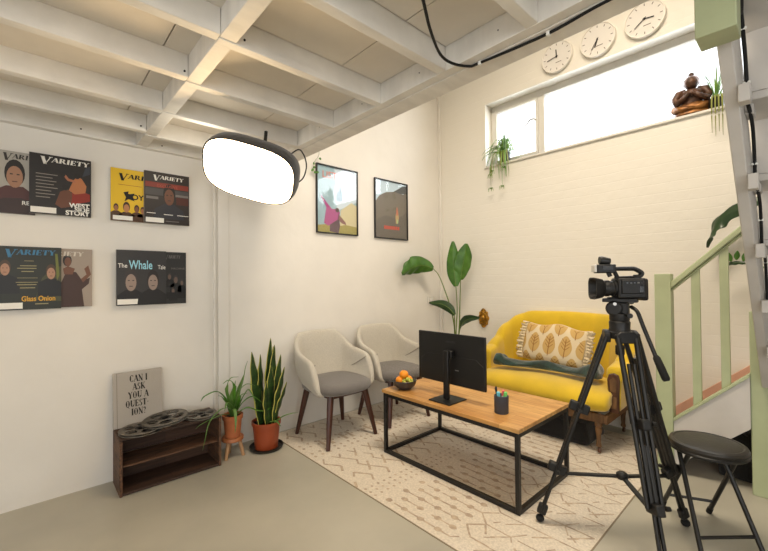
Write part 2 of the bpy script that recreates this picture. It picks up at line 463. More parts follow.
def glyph_word(b, txt, o, ex, ey, h, xs=1.0, lift=.0006):
    """flat lettering standing lift above the surface; returns its width"""
    ex = Vector(ex); ey = Vector(ey); ez = ex.cross(ey); o = Vector(o)+ez*lift
    x = 0
    def P(u, v): return o+ex*((x+u)*h*xs)+ey*(v*h)
    def ring(cx, cy, rx, ry, a0, a1, wth, wtk, n=20):
        out = []; inn = []
        for i in range(n+1):
            a = a0+(a1-a0)*i/n; c, s_ = math.cos(a), math.sin(a)
            w = wth+(wtk-wth)*abs(c)**1.5
            out.append(P(cx+rx*c, cy+ry*s_)); inn.append(P(cx+(rx-w)*c, cy+(ry-wth)*s_))
        for i in range(n): b.poly([out[i], out[i+1], inn[i+1], inn[i]])
    for ch in txt:
        w, g = GL[ch]
        st = g
        if g == 'O' or g == 'Q':
            ring(.35, .5, .33, .52, 0, 2*PI, TH, TK); st = [(.34, .08, .6, -.18, .09)] if g == 'Q' else []
        elif g == 'C':
            ring(.35, .5, .33, .52, R_(50), R_(310), TH, TK); st = [(.56, .98, .56, .7, TH), (.56, .02, .56, .28, TH)]
        elif g == 'U':
            ring(.36, .3, .28, .32, PI, 2*PI, TH, TK); st = [(.155, .28, .155, 1, TK), (.62, .28, .62, 1, TH), (.02, .98, .3, .98, TH), (.5, .98, .74, .98, TH)]
        elif g == 'S':
            ring(.27, .74, .22, .27, R_(40), R_(270), TH, TK*.8); ring(.27, .25, .24, .27, R_(-140), R_(90), TH, TK*.9)
            st = [(.46, .96, .46, .76, TH), (.05, .04, .05, .24, TH), (.15, .52, .4, .44, .1)]
        elif g == '?':
            ring(.2, .74, .2, .27, R_(-80), R_(170), TH, TK*.85); st = [(.21, .3, .21, .5, TH), (.14, .07, .28, .07, .14)]
        elif g == 'R':
            ring(.32, .75, .28, .25, R_(-90), R_(90), TH, TK)  # added point light beside the shell, imitates softbox light leaking onto the joists
            st = [(.14, 0, .14, 1, TK), (.14, .98, .34, .98, TH), (.14, .5, .34, .5, TH), (.36, .5, .64, 0, TK), (0, .02, .28, .02, TH), (0, .98, .2, .98, TH), (.52, .02, .76, .02, TH)]
        for (x0, y0, x1, y1, sw) in st:
            if abs(y1-y0) < abs(x1-x0)*.3:      # level stroke: thickness up and down
                b.poly([P(x0, y0-sw/2), P(x1, y1-sw/2), P(x1, y1+sw/2), P(x0, y0+sw/2)])
            else:
                b.poly([P(x0-sw/2, y0), P(x0+sw/2, y0), P(x1+sw/2, y1), P(x1-sw/2, y1)])
        x += w+.06
    return x*h*xs
def word_len(txt, h, xs=1.0): return sum(GL[c][0]+.06 for c in txt)*h*xs
# ================================================================== the room
XL, YB = -2.978, 3.652        # left wall face, back wall face
XR, YF, ZT = 2.6, -2.7, 4.25
S = dict(kind='structure')

MB().box(XL-.15, XR+.15, YF-.15, YB+.25, -.12, 0).build('floor', M['floor'], **S)
MB().box(XL-.14, XL, YF, YB+.21, 0, ZT).build('wall_left', M['wall'], **S)
b = MB()
WX0, WX1, WZ0, WZ1 = -2.334, .35, 2.475, 3.152
b.box(XL, WX0, YB, YB+.21, 0, ZT); b.box(WX1, XR, YB, YB+.21, 0, ZT)
b.box(WX0, WX1, YB, YB+.21, 0, WZ0); b.box(WX0, WX1, YB, YB+.21, WZ1, ZT)
b.build('wall_back', M['brick'], **S)
# the street side behind the viewer: a wall with a wide shop window, and the right-hand wall with a second window
b = MB()
b.box(XL, -1.6, YF-.15, YF, 0, ZT); b.box(2.2, XR, YF-.15, YF, 0, ZT); b.box(-1.6, 2.2, YF-.15, YF, 0, .5); b.box(-1.6, 2.2, YF-.15, YF, 2.1, ZT)
b.build('wall_front', M['wall'], **S)
b = MB()
b.box(XR, XR+.15, YF, -1.9, 0, ZT); b.box(XR, XR+.15, .5, YB+.21, 0, ZT); b.box(XR, XR+.15, -1.9, .5, 0, .7); b.box(XR, XR+.15, -1.9, .5, 2.05, ZT)
b.build('wall_right', M['wall'], **S)
MB().box(XL-.14, XR+.15, YF-.15, YB+.21, ZT, ZT+.12).build('ceiling', M['wall'], **S)

# --- loft floor seen from below: deck boards, joists, blocking, edge beam
JX = [-2.67, -2.25, -1.84, -1.43, -1.02, -.615, -.2, .21, .62, 1.03, 1.44, 1.85, 2.26]
JW = .045
b = MB()
ys = [YF, -1.5, -.86, -.226, .409, 1.056, 1.30]
xs = [XL]+[x+.002 for x in JX]+[XR]
for x0, x1 in zip(xs, xs[1:]):
    for y0, y1 in zip(ys, ys[1:]):
        b.box(x0+.0018, x1-.0018, y0+.0025, y1-.0025, 2.24, 2.262)
deck = b.build('ceiling', M['deck'], **S)
MB().box(XL, XR, YF, 1.30, 2.266, 2.30).build('gap_backing_slab', M['gap'], deck)  # added dark slab that shuts out light and blackens the board gaps
LX = [-2.61, -2.235, -1.80, -1.41, -1.0]+JX[5:]
for x in JX:
    MB().box(x-JW, x, .5055, 1.30, 2.14, 2.241).build('joist', M['beam'], deck, bevel=.003)
for x in LX:
    MB().box(x-JW, x, YF, .5045, 2.1405, 2.241).build('joist', M['beam'], deck, bevel=.003)
MB().box(XL, XL+.048, YF, 1.30, 2.14, 2.241).build('wall_plate', M['beam'], deck, bevel=.003)
for i in range(len(JX)):
    for yy, XX in ((.506, JX), (-1.2, LX)):
        x0 = XX[i-1] if i else XL+.048; x1 = XX[i]-JW
        MB().box(x0+.001, x1-.001, yy, yy+.062, 2.143, 2.241).build('blocking_piece', M['beam'], deck, bevel=.003)
MB().box(XL, XR, 1.301, 1.347, 2.14, 2.42).build('inner_edge_beam', M['beam'], deck, bevel=.002)
MB().box(XL, XR, 1.351, 1.462, 2.138, 2.42).build('outer_edge_beam', M['beam'], deck, bevel=.004)
for (x, y, z) in ((-1.80, .49, 2.163), (-2.61, .475, 2.166), (XL+.048, .223, 2.178), (-1.43, .60, 2.17), (XL+.048, .656, 2.175)):
    MB().lathe([(.0045, 0), (.0045, .003)], (x, y, z), 10, Matrix.Rotation(PI/2, 3, 'Y')).build('bolt_hole', M['gap'], deck)
for x in (-2.4, -1.99, -1.58, -1.17, -.77):
    MB().lathe([(.003, 0), (.003, .002)], (x, 1.3, 2.19), 10, Matrix.Rotation(PI/2, 3, 'X')).build('bolt_hole', M['mid_grey'], deck)

MB().box(XL, XL+.014, 1.035, 1.115, 0, 2.14).build('trim_1', M['wall'], bevel=.004, **S)
MB().box(XL, XL+.02, 1.000, 1.018, .0, 2.14).build('trim_2', M['beam'], bevel=.005, **S)
MB().box(XL, XL+.035, YB-.03, YB, 0, ZT).build('trim_3', M['wall'], bevel=.004, **S)

# --- long high window in the brick wall
b = MB(); FY0, FY1 = YB+.125, YB+.175
b.box(WX0, WX0+.05, FY0, FY1, WZ0, WZ1); b.box(WX1-.05, WX1, FY0, FY1, WZ0, WZ1)
b.box(WX0+.05, WX1-.05, FY0, FY1, WZ1-.062, WZ1); b.box(WX0+.05, WX1-.05, FY0, FY1, WZ0, WZ0+.045)
b.box(-1.80, -1.737, FY0, FY1, WZ0+.045, WZ1-.062)
win = b.build('window_1', M['frame_white'], bevel=.003, **S)
b = MB()
for x0, x1 in ((WX0+.051, -1.801),):
    b.box(x0, x0+.022, FY0-.012, FY0+.03, WZ0+.046, WZ1-.063); b.box(x1-.022, x1, FY0-.012, FY0+.03, WZ0+.046, WZ1-.063)
    b.box(x0+.022, x1-.022, FY0-.012, FY0+.03, WZ0+.046, WZ0+.07); b.box(x0+.022, x1-.022, FY0-.012, FY0+.03, WZ1-.085, WZ1-.063)
b.build('opening_sash', M['frame_white'], win, bevel=.002)
MB().box(WX0+.05, -1.80, FY0+.02, FY0+.024, WZ0+.045, WZ1-.062).box(-1.737, WX1-.05, FY0+.02, FY0+.024, WZ0+.045, WZ1-.062).build('pane', M['glass'], win)
MB().box(WX0-.01, WX1, YB-.018, FY0, WZ0-.02, WZ0).build('window_sill', M['frame_white'], win, bevel=.003)
b = MB(); b.tube([(-1.825, FY0-.01, 2.86), (-1.83, FY0-.045, 2.865), (-1.86, FY0-.05, 2.86), (-1.93, FY0-.05, 2.80)], [.011, .011, .010, .006], 8)
b.build('window_handle', M['steel'], win)
# windows behind the viewer
b = MB()
for x in (-1.6, -.36, .88, 2.14): b.box(x, x+.06, YF-.1, YF-.04, .5, 2.1)
b.box(-1.6, 2.2, YF-.1, YF-.04, .5, .56); b.box(-1.6, 2.2, YF-.1, YF-.04, 2.04, 2.1)
b.build('window_2', M['frame_white'], bevel=.003, **S)
b = MB()
for y in (-1.9, -.73, .44): b.box(XR+.04, XR+.1, y, y+.06, .7, 2.05)
b.box(XR+.04, XR+.1, -1.9, .5, .7, .76); b.box(XR+.04, XR+.1, -1.9, .5, 1.99, 2.05)
b.build('window_3', M['frame_white'], bevel=.003, **S)

# --- wall socket in the corner, by the tall plant
t = thing('wall_socket', 'small white wall socket low on the white wall left of the tall leafy plant', 'socket', (XL, 3.45, 1.02))
MB().box(XL, XL+.012, 3.40, 3.52, .98, 1.06).build('plate', M['socket'], t, bevel=.003)
MB().box(XL+.012, XL+.045, 3.43, 3.47, 1.0, 1.04).build('plug', M['socket'], t, bevel=.004)

# ================================================================== staircase
st = thing('staircase', 'sage green and pale grey staircase, lower steps along the brick wall turning up overhead', 'staircase', (-.3, 3.1, 0))
MB().box(-.677, -.589, 3.03, 3.118, 0, 1.277).build('newel_post', M['green'], st, bevel=.004)
MB().box(-.228, -.138, 3.062, 3.15, 0, 1.05).build('newel_post', M['green'], st, bevel=.004)
def zr(x): return 1.172+.97*(x+.58)
b = MB(); x0, x1 = -.589, -.182
b.prism([(x0, zr(x0)+.018), (x1, zr(x1)+.018), (x1, zr(x1)+.062), (x0, zr(x0)+.062)], (0, 3.035, 0), (1, 0, 0), (0, 0, 1), (0, 1, 0), .066)
b.prism([(x0, zr(x0)), (x1, zr(x1)), (x1, zr(x1)+.018), (x0, zr(x0)+.018)], (0, 3.05, 0), (1, 0, 0), (0, 0, 1), (0, 1, 0), .036)
b.build('handrail', M['green'], st, bevel=.006)
def zs(x): return .349+.955*(x+.593)
for (a, c) in ((-.489, -.446), (-.353, -.311)):
    b = MB(); b.prism([(a, zs(a)), (c, zs(c)), (c, zr(c)+.002), (a, zr(a)+.002)], (0, 3.053, 0), (1, 0, 0), (0, 0, 1), (0, 1, 0), .028)
    b.build('baluster', M['green'], st, bevel=.002)
def zb(x): return max(.0, .054+.93*(x+.577))
b = MB(); b.prism([(-.589, 0.0), (-.635+.046, zs(-.589)-.022), (-.228, zs(-.228)-.022), (-.228, zb(-.228)), (-.577, .054), (-.577, 0)], (0, 3.045, 0), (1, 0, 0), (0, 0, 1), (0, 1, 0), .034)
b.build('lower_stringer', M['stairgrey'], st, bevel=.002)
b = MB(); b.prism([(-.589, zs(-.589)-.022), (-.228, zs(-.228)-.022), (-.228, zs(-.228)), (-.589, zs(-.589))], (0, 3.035, 0), (1, 0, 0), (0, 0, 1), (0, 1, 0), .056)
b.build('stringer_cap', M['green'], st, bevel=.003)
def zw(x): return .263+.90*(x+.698)
b = MB(); b.prism([(-.80, 0), (-.80, zw(-.80)), (.05, zw(.05)), (.45, zw(.05)), (.45, zw(.05)-.12), (.05, zw(.05)-.12), (-.62, 0)], (0, 3.630, 0), (1, 0, 0), (0, 0, 1), (0, 1, 0), .021)
b.build('wall_skirting', M['salmon'], st, bevel=.002)
for i, (x, z) in enumerate(((-.67, .17), (-.50, .34), (-.33, .51))):
    MB().box(x-.01, x+.19, 3.08, 3.629, z-.03, z).build('tread', M['salmon'], st, bevel=.004)
    MB().box(x+.005, x+.02, 3.08, 3.629, max(z-.17, 0), z-.03).build('riser', M['stairgrey'], st)
MB().box(-.16, .55, 3.155, 3.629, .64, .68).build('landing', M['stairgrey'], st, bevel=.003)
MB().box(-.155, -.14, 3.155, 3.629, .51, .64).build('riser', M['stairgrey'], st)
# upper flight climbing back over the viewer's right shoulder
def zu(y): return 1.98-.93*(y-1.6)
for xa, xb in ((-.18, -.142), (.62, .658)):
    b = MB(); b.prism([(1.466, zu(1.466)), (3.058, zu(3.058)), (3.058, zu(3.058)+.30), (1.466, zu(1.466)+.30)], (xa, 0, 0), (0, 1, 0), (0, 0, 1), (1, 0, 0), xb-xa)
    b.build('upper_stringer', M['stairgrey'], st, bevel=.004)
for k in range(-1, 5):
    y = 1.89+.26*k; z = 1.878-.245*k
    y1 = min(y+.29, 3.05)
    MB().box(-.1405, .619, y, y1, z, z+.03).build('tread', M['stairgrey'], st, bevel=.004)
    MB().box(-.1405, .619, y, y+.018, z+.03, z+.245 if k > -1 else z+.20).build('riser', M['stairgrey'], st)
    if k >= 0:
        MB().box(-.1415, -.112, y-.19, y-.14, z-.058, z+.0).build('support_block', M['stairgrey'], st, bevel=.003)
        MB().box(-.1415, -.118, y+.03, y+.11, z-.035, z-.001).build('support_block', M['stairgrey'], st, bevel=.002)

t = MB(); t.box(-.214, -.120, 1.464, 1.564, 1.962, 3.2)
t.build('balustrade_post', M['green'], bevel=.003, origin=(-.167, 1.514, 1.962), label='thick sage green square post end hanging from the loft edge beside the high window', cat='post')

# ================================================================== cables
t = thing('ceiling_cable', 'black cable looping off a joist and clipped along the white ceiling beam', 'cable', (-.8, 1.3, 2.13))
pts = bez([(-.66, .62, 2.225), (-.73, .77, 2.19), (-.808, .919, 2.14), (-.872, 1.027, 2.125), (-.943, 1.168, 2.125), (-.955, 1.26, 2.128), (-.925, 1.335, 2.131), (-.879, 1.349, 2.1325), (-.617, 1.372, 2.1325), (-.422, 1.352, 2.1325), (-.2, 1.36, 2.1325), (.05, 1.362, 2.1325)], 6)
MB().tube(pts, .0055, 8).build('cable', M['rubber'], t)
for (x, y) in ((-.883, 1.349), (-.612, 1.372), (-.33, 1.355)):
    MB().obox((x, y, 2.1315), (.012, .016, .015)).build('cable_clip', M['white_clip'], t, bevel=.002)
t = thing('stair_cable', 'black cable clipped down the side of the grey stairs overhead', 'cable', (-.13, 1.8, 2.0))
cp = [(-.112, 1.50, 2.10), (-.126, 1.66, 2.10), (-.13, 1.716, 2.110), (-.13, 1.75, 2.078), (-.13, 1.815, 2.008), (-.13, 1.845, 1.93), (-.13, 1.86, 1.868), (-.128, 1.92, 1.848), (-.130, 2.05, 1.825), (-.130, 2.09, 1.75), (-.13, 2.10, 1.695), (-.13, 2.12, 1.622), (-.128, 2.20, 1.600), (-.13, 2.32, 1.575), (-.13, 2.36, 1.50), (-.13, 2.37, 1.44), (-.13, 2.39, 1.372), (-.128, 2.48, 1.35), (-.13, 2.58, 1.32), (-.13, 2.62, 1.22), (-.13, 2.64, 1.12)]
MB().tube(bez(cp, 5), .0058, 8).build('cable', M['rubber'], t)
for p in (cp[3], cp[5], cp[10], cp[14], cp[18]):
    MB().obox((p[0], p[1], p[2]), (.02, .010, .009)).build('cable_clip', M['white_clip'], t, bevel=.002)

# ================================================================== rug
b = MB()
RX0, RX1, RY0, RY1 = -2.955, -.685, 1.452, 3.50
b.box(RX0, RX1, RY0, RY1, 0, .0028)
b.mi = 1
zR = .0033
rr = random.Random(3)
def stroke(x0, y0, x1, y1, w=.015):
    if min(x0, x1) < RX0 or max(x0, x1) > RX1 or min(y0, y1) < RY0 or max(y0, y1) > RY1: return
    zR = .0032+rr.uniform(0, .0003)
    d = Vector((x1-x0, y1-y0)); n = max(1, int(d.length/.035)); nrm = Vector((-d.y, d.x)).normalized()
    for i in range(n):
        if rr.random() < .10: continue
        t0, t1 = i/n, (i+1)/n; w0 = w*rr.uniform(.35, .62)
        a = Vector((x0, y0))+d*t0+nrm*rr.uniform(-.0015, .0015); c = Vector((x0, y0))+d*t1
        b.poly([(a.x-nrm.x*w0, a.y-nrm.y*w0, zR), (c.x-nrm.x*w0, c.y-nrm.y*w0, zR), (c.x+nrm.x*w0, c.y+nrm.y*w0, zR), (a.x+nrm.x*w0, a.y+nrm.y*w0, zR)])
def dot(x, y, r, sx=1.3):
    if not (RX0+.02 < x < RX1-.02 and RY0+.01 < y < RY1-.01): return
    zR = .0036+rr.uniform(0, .0001)
    b.poly([(x+r*sx*math.cos(a)*rr.uniform(.8, 1.1), y+r*math.sin(a)*rr.uniform(.8, 1.1), zR) for a in [2*PI*k/10 for k in range(10)]])
def hexband(xa, xb, step=.20, off=0):
    y = RY0-.2+off; xm = (xa+xb)/2
    while y < RY1:
        for s in (0, .5):
            yy = y+step*s
            if s == 0:
                stroke(xa, yy, xa+.06, yy+step*.25); stroke(xa+.06, yy+step*.25, xm-.05, yy+step*.25); stroke(xm-.05, yy+step*.25, xm, yy)
                stroke(xm-.05, yy+step*.25, xm, yy+step*.5)
            else:
                stroke(xm, yy, xm+.05, yy+step*.25); stroke(xm+.05, yy+step*.25, xb-.06, yy+step*.25); stroke(xb-.06, yy+step*.25, xb, yy)
                stroke(xa, yy, xa+.06, yy-step*.25)
        y += step
hexband(-2.91, -2.67, .125)
y = RY0+.05
while y < RY1:                       # row of dashes and dots
    for x in (-2.60, -2.54, -2.43, -2.375): dot(x, y+rr.uniform(-.01, .01), .012, 1.3)
    if int(y*10) % 2 == 0: stroke(-2.60, y+.03, -2.47, y+.03, .030)
    y += .065
hexband(-2.30, -2.075, .135, .06); hexband(-2.075, -1.85, .135, .0)
y = RY0+.03
while y < RY1:
    for x in (-1.80, -1.755, -1.71): dot(x, y, .009, 1.2)
    y += .05
k = 0; y = RY0+.055
while y < RY1:                       # strings of beads
    xs_ = (-1.62, -1.50, -1.38, -1.265) if k % 2 == 0 else (-1.565, -1.445, -1.325, -1.225)
    for j, x in enumerate(xs_): dot(x, y, .0185, 1.25)
    for j in range(3): stroke(xs_[j], y, xs_[j+1], y, .010)
    if k % 2 == 0: stroke(xs_[3], y, -1.19, y, .010); stroke(-1.19, y, -1.125, y+.065, .010); stroke(-1.19, y, -1.125, y-.065, .010)
    y += .0695; k += 1
y = RY0+.055; k = 0
while y < RY1:                       # diamond lattice with little crosses
    for x0 in (-1.125, -.985, -.845):
        stroke(x0, y+.07, x0+.14, y+.07, .009)
        stroke(x0, y+.07, x0+.045, y, .009) if k % 2 else stroke(x0+.045, y, x0, y-.07, .009)
        stroke(x0+.07, y-.0, x0+.14, y+.07, .009)
        if k % 2 == 0:
            stroke(x0+.05, y+.115, x0+.09, y+.15, .010); stroke(x0+.05, y+.15, x0+.09, y+.115, .010)
    y += .14; k += 1
b.mi = 2
b.box(RX0, RX1, RY0-.003, RY0+.003, 0, .0036); b.box(RX1-.003, RX1+.003, RY0, RY1, 0, .0036)
b.build('rug', [M['rug'], M['rug_ink'], M['rug_edge']], ang=30, origin=((RX0+RX1)/2, (RY0+RY1)/2, 0), label='cream woven rug with grey-brown tribal pattern of beads, zigzags and diamonds', cat='rug')
FL = .0038
# ================================================================== armchairs
def make_chair(label):
    t = thing('armchair', label, 'chair', (0, 0, 0), 0, 'cream armchairs along the wall')
    plan = [(0, -.255, 0), (.14, -.254, .09), (.28, -.247, .178), (.38, -.205, .226), (.5, -.12, .248), (.65, -.02, .262), (.8, .075, .270), (.92, .130, .270), (1, .162, .264)]
    def pl(u):
        s_ = 1 if u >= 0 else -1; a = abs(u)
        return Vector((lint([(p[0], p[1]) for p in plan], a), s_*lint([(p[0], p[2]) for p in plan], a), 0))
    topz = [(0, .825), (.27, .818), (.31, .80), (.44, .70), (.50, .675), (.66, .652), (.78, .638), (.85, .605), (.92, .54), (1, .43)]
    botz = [(0, .40), (.6, .375), (.85, .360), (1, .368)]
    rows = []; n = 44
    for i in range(n+1):
        u = -1+2*i/n; a = abs(u); p = pl(u)
        e = .03; T = (pl(min(1, u+e))-pl(max(-1, u-e))).normalized(); N = Vector((T.y, -T.x, 0))   # outward
        if N.dot(Vector((p.x-.02, p.y, 0))) < 0: N = -N
        th = .026*(1 if a < .93 else 1-.5*(a-.93)/.07); z0 = lint(botz, a); z1 = lint(topz, a)
        lean = .09*(1-a*.8)
        row = []
        for (o_, v) in ((-1, .06), (-1, .35), (-1, .7), (-.92, .93), (-.45, 1), (.45, 1), (.92, .93), (1, .7), (1, .35), (.85, .04), (.3, 0), (-.4, 0)):
            z = z0+(z1-z0)*v
            row.append(p+N*(o_*th+(z-.42)*lean-.05*(v < .1))+Vector((0, 0, z)))
        rows.append(row)
    b = MB(); V = b.grid(rows, closev=True)
    b._f(V[0]); b._f(V[-1][::-1])
    b.build('shell', M['cream_fabric'], t, sub=1, ang=180)
    # seat cushion
    rows = []
    for i in range(25):
        th = 2*PI*i/24; c, s_ = math.cos(th), math.sin(th)
        rx = .245*math.copysign(abs(c)**.6, c); ry = .248*math.copysign(abs(s_)**.62, s_)
        rows.append([(.012+rx*k, ry*k, z) for k, z in ((0.001, .466), (.5, .465), (.85, .457), (.97, .440), (1, .415), (.98, .390), (.9, .376), (.001, .374))])
    b = MB(); b.grid(rows[:-1], closeu=True)
    b.build('seat_cushion', M['seat_grey'], t, ang=60)
    for s_ in (-1, 1):
        b = MB(); q = []
        for k in range(7):
            a = .44+.38*k/6; p = pl(s_*a); e = .01
            z = .468+.138*(k/6)
            c = Vector((p.x, p.y, 0)); N = Vector((c.x-.02, c.y, 0)).normalized() if a < .5 else Vector((0, s_, 0))
            q.append(c-N*(.0275-(z-.42)*.09*(1-a*.8))+Vector((0, 0, z)))
        b.tube(q, .0035, 6); b.build('seam_piping', M['piping'], t)
    b = MB(); b.box(-.17, .17, -.17, .17, .345, .376)
    b.build('seat_frame', M['walnut'], t, bevel=.004)
    for sx in (-1, 1):
        for sy in (-1, 1):
            b = MB(); top = Vector((sx*.165, sy*.165, .375)); bot = Vector((sx*.226, sy*.232, 0))
            b.tube([top, top.lerp(bot, .5), bot], [.028, .023, .0155], 10, flat=.85)
            b.build('leg', M['walnut'], t)
    return t
ch = make_chair('cream tub armchair with grey seat, left one, next to the snake plant')
ch.location = (-2.612, 1.845, FL); ch.rotation_euler = (0, 0, 0)
c2 = copy_tree(ch); c2.location = (-2.60, 2.485, FL); c2.rotation_euler = (0, 0, R_(-4))
c2['label'] = 'cream tub armchair with grey seat, right one, partly hidden by the black monitor'

# ================================================================== coffee table
TX0, TX1, TY0, TY1, TZ = -2.108, -1.033, 1.895, 2.538, .458
t = thing('coffee_table', 'low coffee table with acacia wood top on an open black steel frame', 'table', ((TX0+TX1)/2, (TY0+TY1)/2, 0))
FL = .0038
MB().box(TX0, TX1, TY0, TY1, TZ-.024, TZ).build('tabletop', M['tabletop'], t, bevel=.003)
w_ = .024
for x in (TX0+.014, TX1-.004-w_):
    for y in (TY0+.004, TY1-.004-w_):
        MB().box(x, x+w_, y, y+w_, FL, TZ-.0245).build('leg', M['black_metal'], t, bevel=.002)
for z0 in (FL, TZ-.0245-w_):
    b = MB()
    for y in (TY0+.004, TY1-.004-w_): b.box(TX0+.014+w_, TX1-.004-w_, y, y+w_, z0, z0+w_)
    for x in (TX0+.014, TX1-.004-w_): b.box(x, x+w_, TY0+.004+w_, TY1-.004-w_, z0, z0+w_)
    b.build('lower_frame' if z0 < .1 else 'upper_frame', M['black_metal'], t, bevel=.002)

# ================================================================== monitor
t = thing('monitor', 'black computer monitor seen from behind on the coffee table', 'monitor', (-1.61, 2.03, TZ))
b = MB()
b.box(-1.908, -1.352, 2.082, 2.100, .549, .889)
mp = b.build('screen_housing', M['black_plastic'], t, bevel=.004)
MB().box(-1.901, -1.359, 2.1005, 2.102, .560, .883).build('screen', M['black_gloss'], mp)
b = MB(); b.prism([(-1.88, .555), (-1.36, .555), (-1.36, .70), (-1.42, .74), (-1.82, .74), (-1.88, .70)], (0, 2.083, 0), (1, 0, 0), (0, 0, 1), (0, -1, 0), .004)
b.build('rear_bulge', M['black_plastic'], t, bevel=.002)
b = MB(); b.obox((-1.61, 2.052, .757), (.06, .034, .05)); b.build('mount', M['black_plastic'], t, bevel=.006)
b = MB(); b.box(-1.634, -1.592, 2.016, 2.036, TZ+.008, .782); b.build('stand_pole', M['black_metal'], t, bevel=.004)
b = MB(); b.box(-1.695, -1.522, 1.938, 2.122, TZ, TZ+.009); b.build('stand_base', M['black_metal'], t, bevel=.003)
b = MB(); b.box(-1.66, -1.58, 2.0812, 2.082, .826, .838); b.build('maker_mark', M['dark_grey'], t)
b = MB(); b.box(-1.575, -1.545, 2.0682, 2.069, .650, .657); b.build('rating_label', M['mid_grey'], t)

# ================================================================== fruit bowl and cup
BC = Vector((-1.995, 2.02, TZ))
t = MB(); t.lathe([(.001, .004), (.036, .004), (.041, 0), (.046, .002), (.077, .030), (.090, .066), (.088, .068), (.084, .064), (.068, .030), (.036, .012), (.001, .010)], BC, 32)
t.build('bowl', M['bowl'], ang=50, label='small charcoal stoneware bowl of fruit on the coffee table', cat='bowl', origin=tuple(BC))
def orange(dx, dy, dz, r, label):
    o = thing('orange', label, 'fruit', BC+Vector((dx, dy, dz)), 0, 'oranges in the bowl')
    b = MB(); b.ell(BC+Vector((dx, dy, dz)), (r, r, r*.93), 20, 12); b.build('peel', M['orange'], o)
    b = MB(); b.lathe([(.004, 0), (.003, .002)], BC+Vector((dx, dy, dz+r*.915)), 8); b.build('stem_button', M['stem'], o)
orange(-.032, -.012, .056, .035, 'orange lying low at the left rim of the fruit bowl')
orange(.004, .034, .060, .034, 'orange lying at the back of the fruit bowl')
orange(-.012, .006, .100, .034, 'topmost orange on the pile in the fruit bowl')
t = thing('grape_bunch', 'bunch of pale green grapes at the right side of the fruit bowl', 'fruit', BC+Vector((.03, -.01, .05)))
rg = random.Random(5); ps = []
for k in range(22):
    a = rg.uniform(0, 2*PI); q = rg.uniform(0, 1)
    ps.append(BC+Vector((0.040+.036*q*math.cos(a), -.008+.036*q*math.sin(a), .062+.022*(1-q)+rg.uniform(-.004, .004))))
for p in ps: MB().ell(p, (.010, .010, .0115), 10, 7).build('grape', M['grape'], t)
MB().tube([BC+Vector((.034, -.006, .06)), BC+Vector((.03, 0, .08)), BC+Vector((.036, .008, .086))], .0016, 6).build('stalk', M['stem'], t)

CC = Vector((-1.236, 2.068, TZ)); CK = 1.17
b = MB(); R0, R1 = .034, .036; n = 48
prof = [(a*CK, c*1.14) for a, c in ((.001, .004), (.031, .004), (.032, 0), (.0345, .003), (.0355, .09), (.0325, .092), (.0305, .09), (.0295, .01), (.001, .008))]
rings = []
for (r_, z) in prof:
    rings.append([CC+Vector(((r_+(.0010 if (k % 2 and .003 <= z <= .103 and r_ > .039) else 0))*math.cos(2*PI*k/n), (r_+(.0010 if (k % 2 and .003 <= z <= .103 and r_ > .039) else 0))*math.sin(2*PI*k/n), z)) for k in range(n)])
b.grid(rings, closev=True)
b.build('pen_cup', M['cup'], ang=50, label='slate blue ribbed pen cup on the right of the coffee table', cat='cup', origin=tuple(CC))
def pen(dx, dy, lean, az, L, r, m, capm, label, kind='marker_pen'):
    base = CC+Vector((dx*1.15, dy*1.15, .024)); d = Vector((math.sin(lean)*math.cos(az), math.sin(lean)*math.sin(az), math.cos(lean)))
    o = thing(kind, label, 'pen', base, 0, 'pens in the cup'); rot = frame3(d)
    MB().lathe([(r*.6, 0), (r, .004), (r, L*.7)], base, 12, rot).build('barrel', m, o)
    MB().lathe([(r*1.1, L*.7), (r*1.12, L-.004), (r*.7, L)], base, 12, rot).build('cap', capm, o)
pen(-.010, .004, R_(13), R_(200), .122, .0045, M['black_plastic'], M['black_plastic'], 'thin black pen leaning left, tallest in the cup')
pen(-.015, -.006, R_(6), R_(180), .128, .0048, M['black_plastic'], M['dark_grey'], 'black pen standing at the left rim of the cup')
pen(-.002, -.012, R_(6), R_(250), .105, .0095, M['paper'], M['cyan'], 'marker pen with a light blue cap in the cup')
pen(.004, .006, R_(5), R_(90), .108, .0085, M['paper'], M['pink'], 'marker pen with a pink cap in the cup')
pen(.014, -.001, R_(7), R_(10), .106, .0095, M['paper'], M['lime'], 'marker pen with a light green cap in the cup')

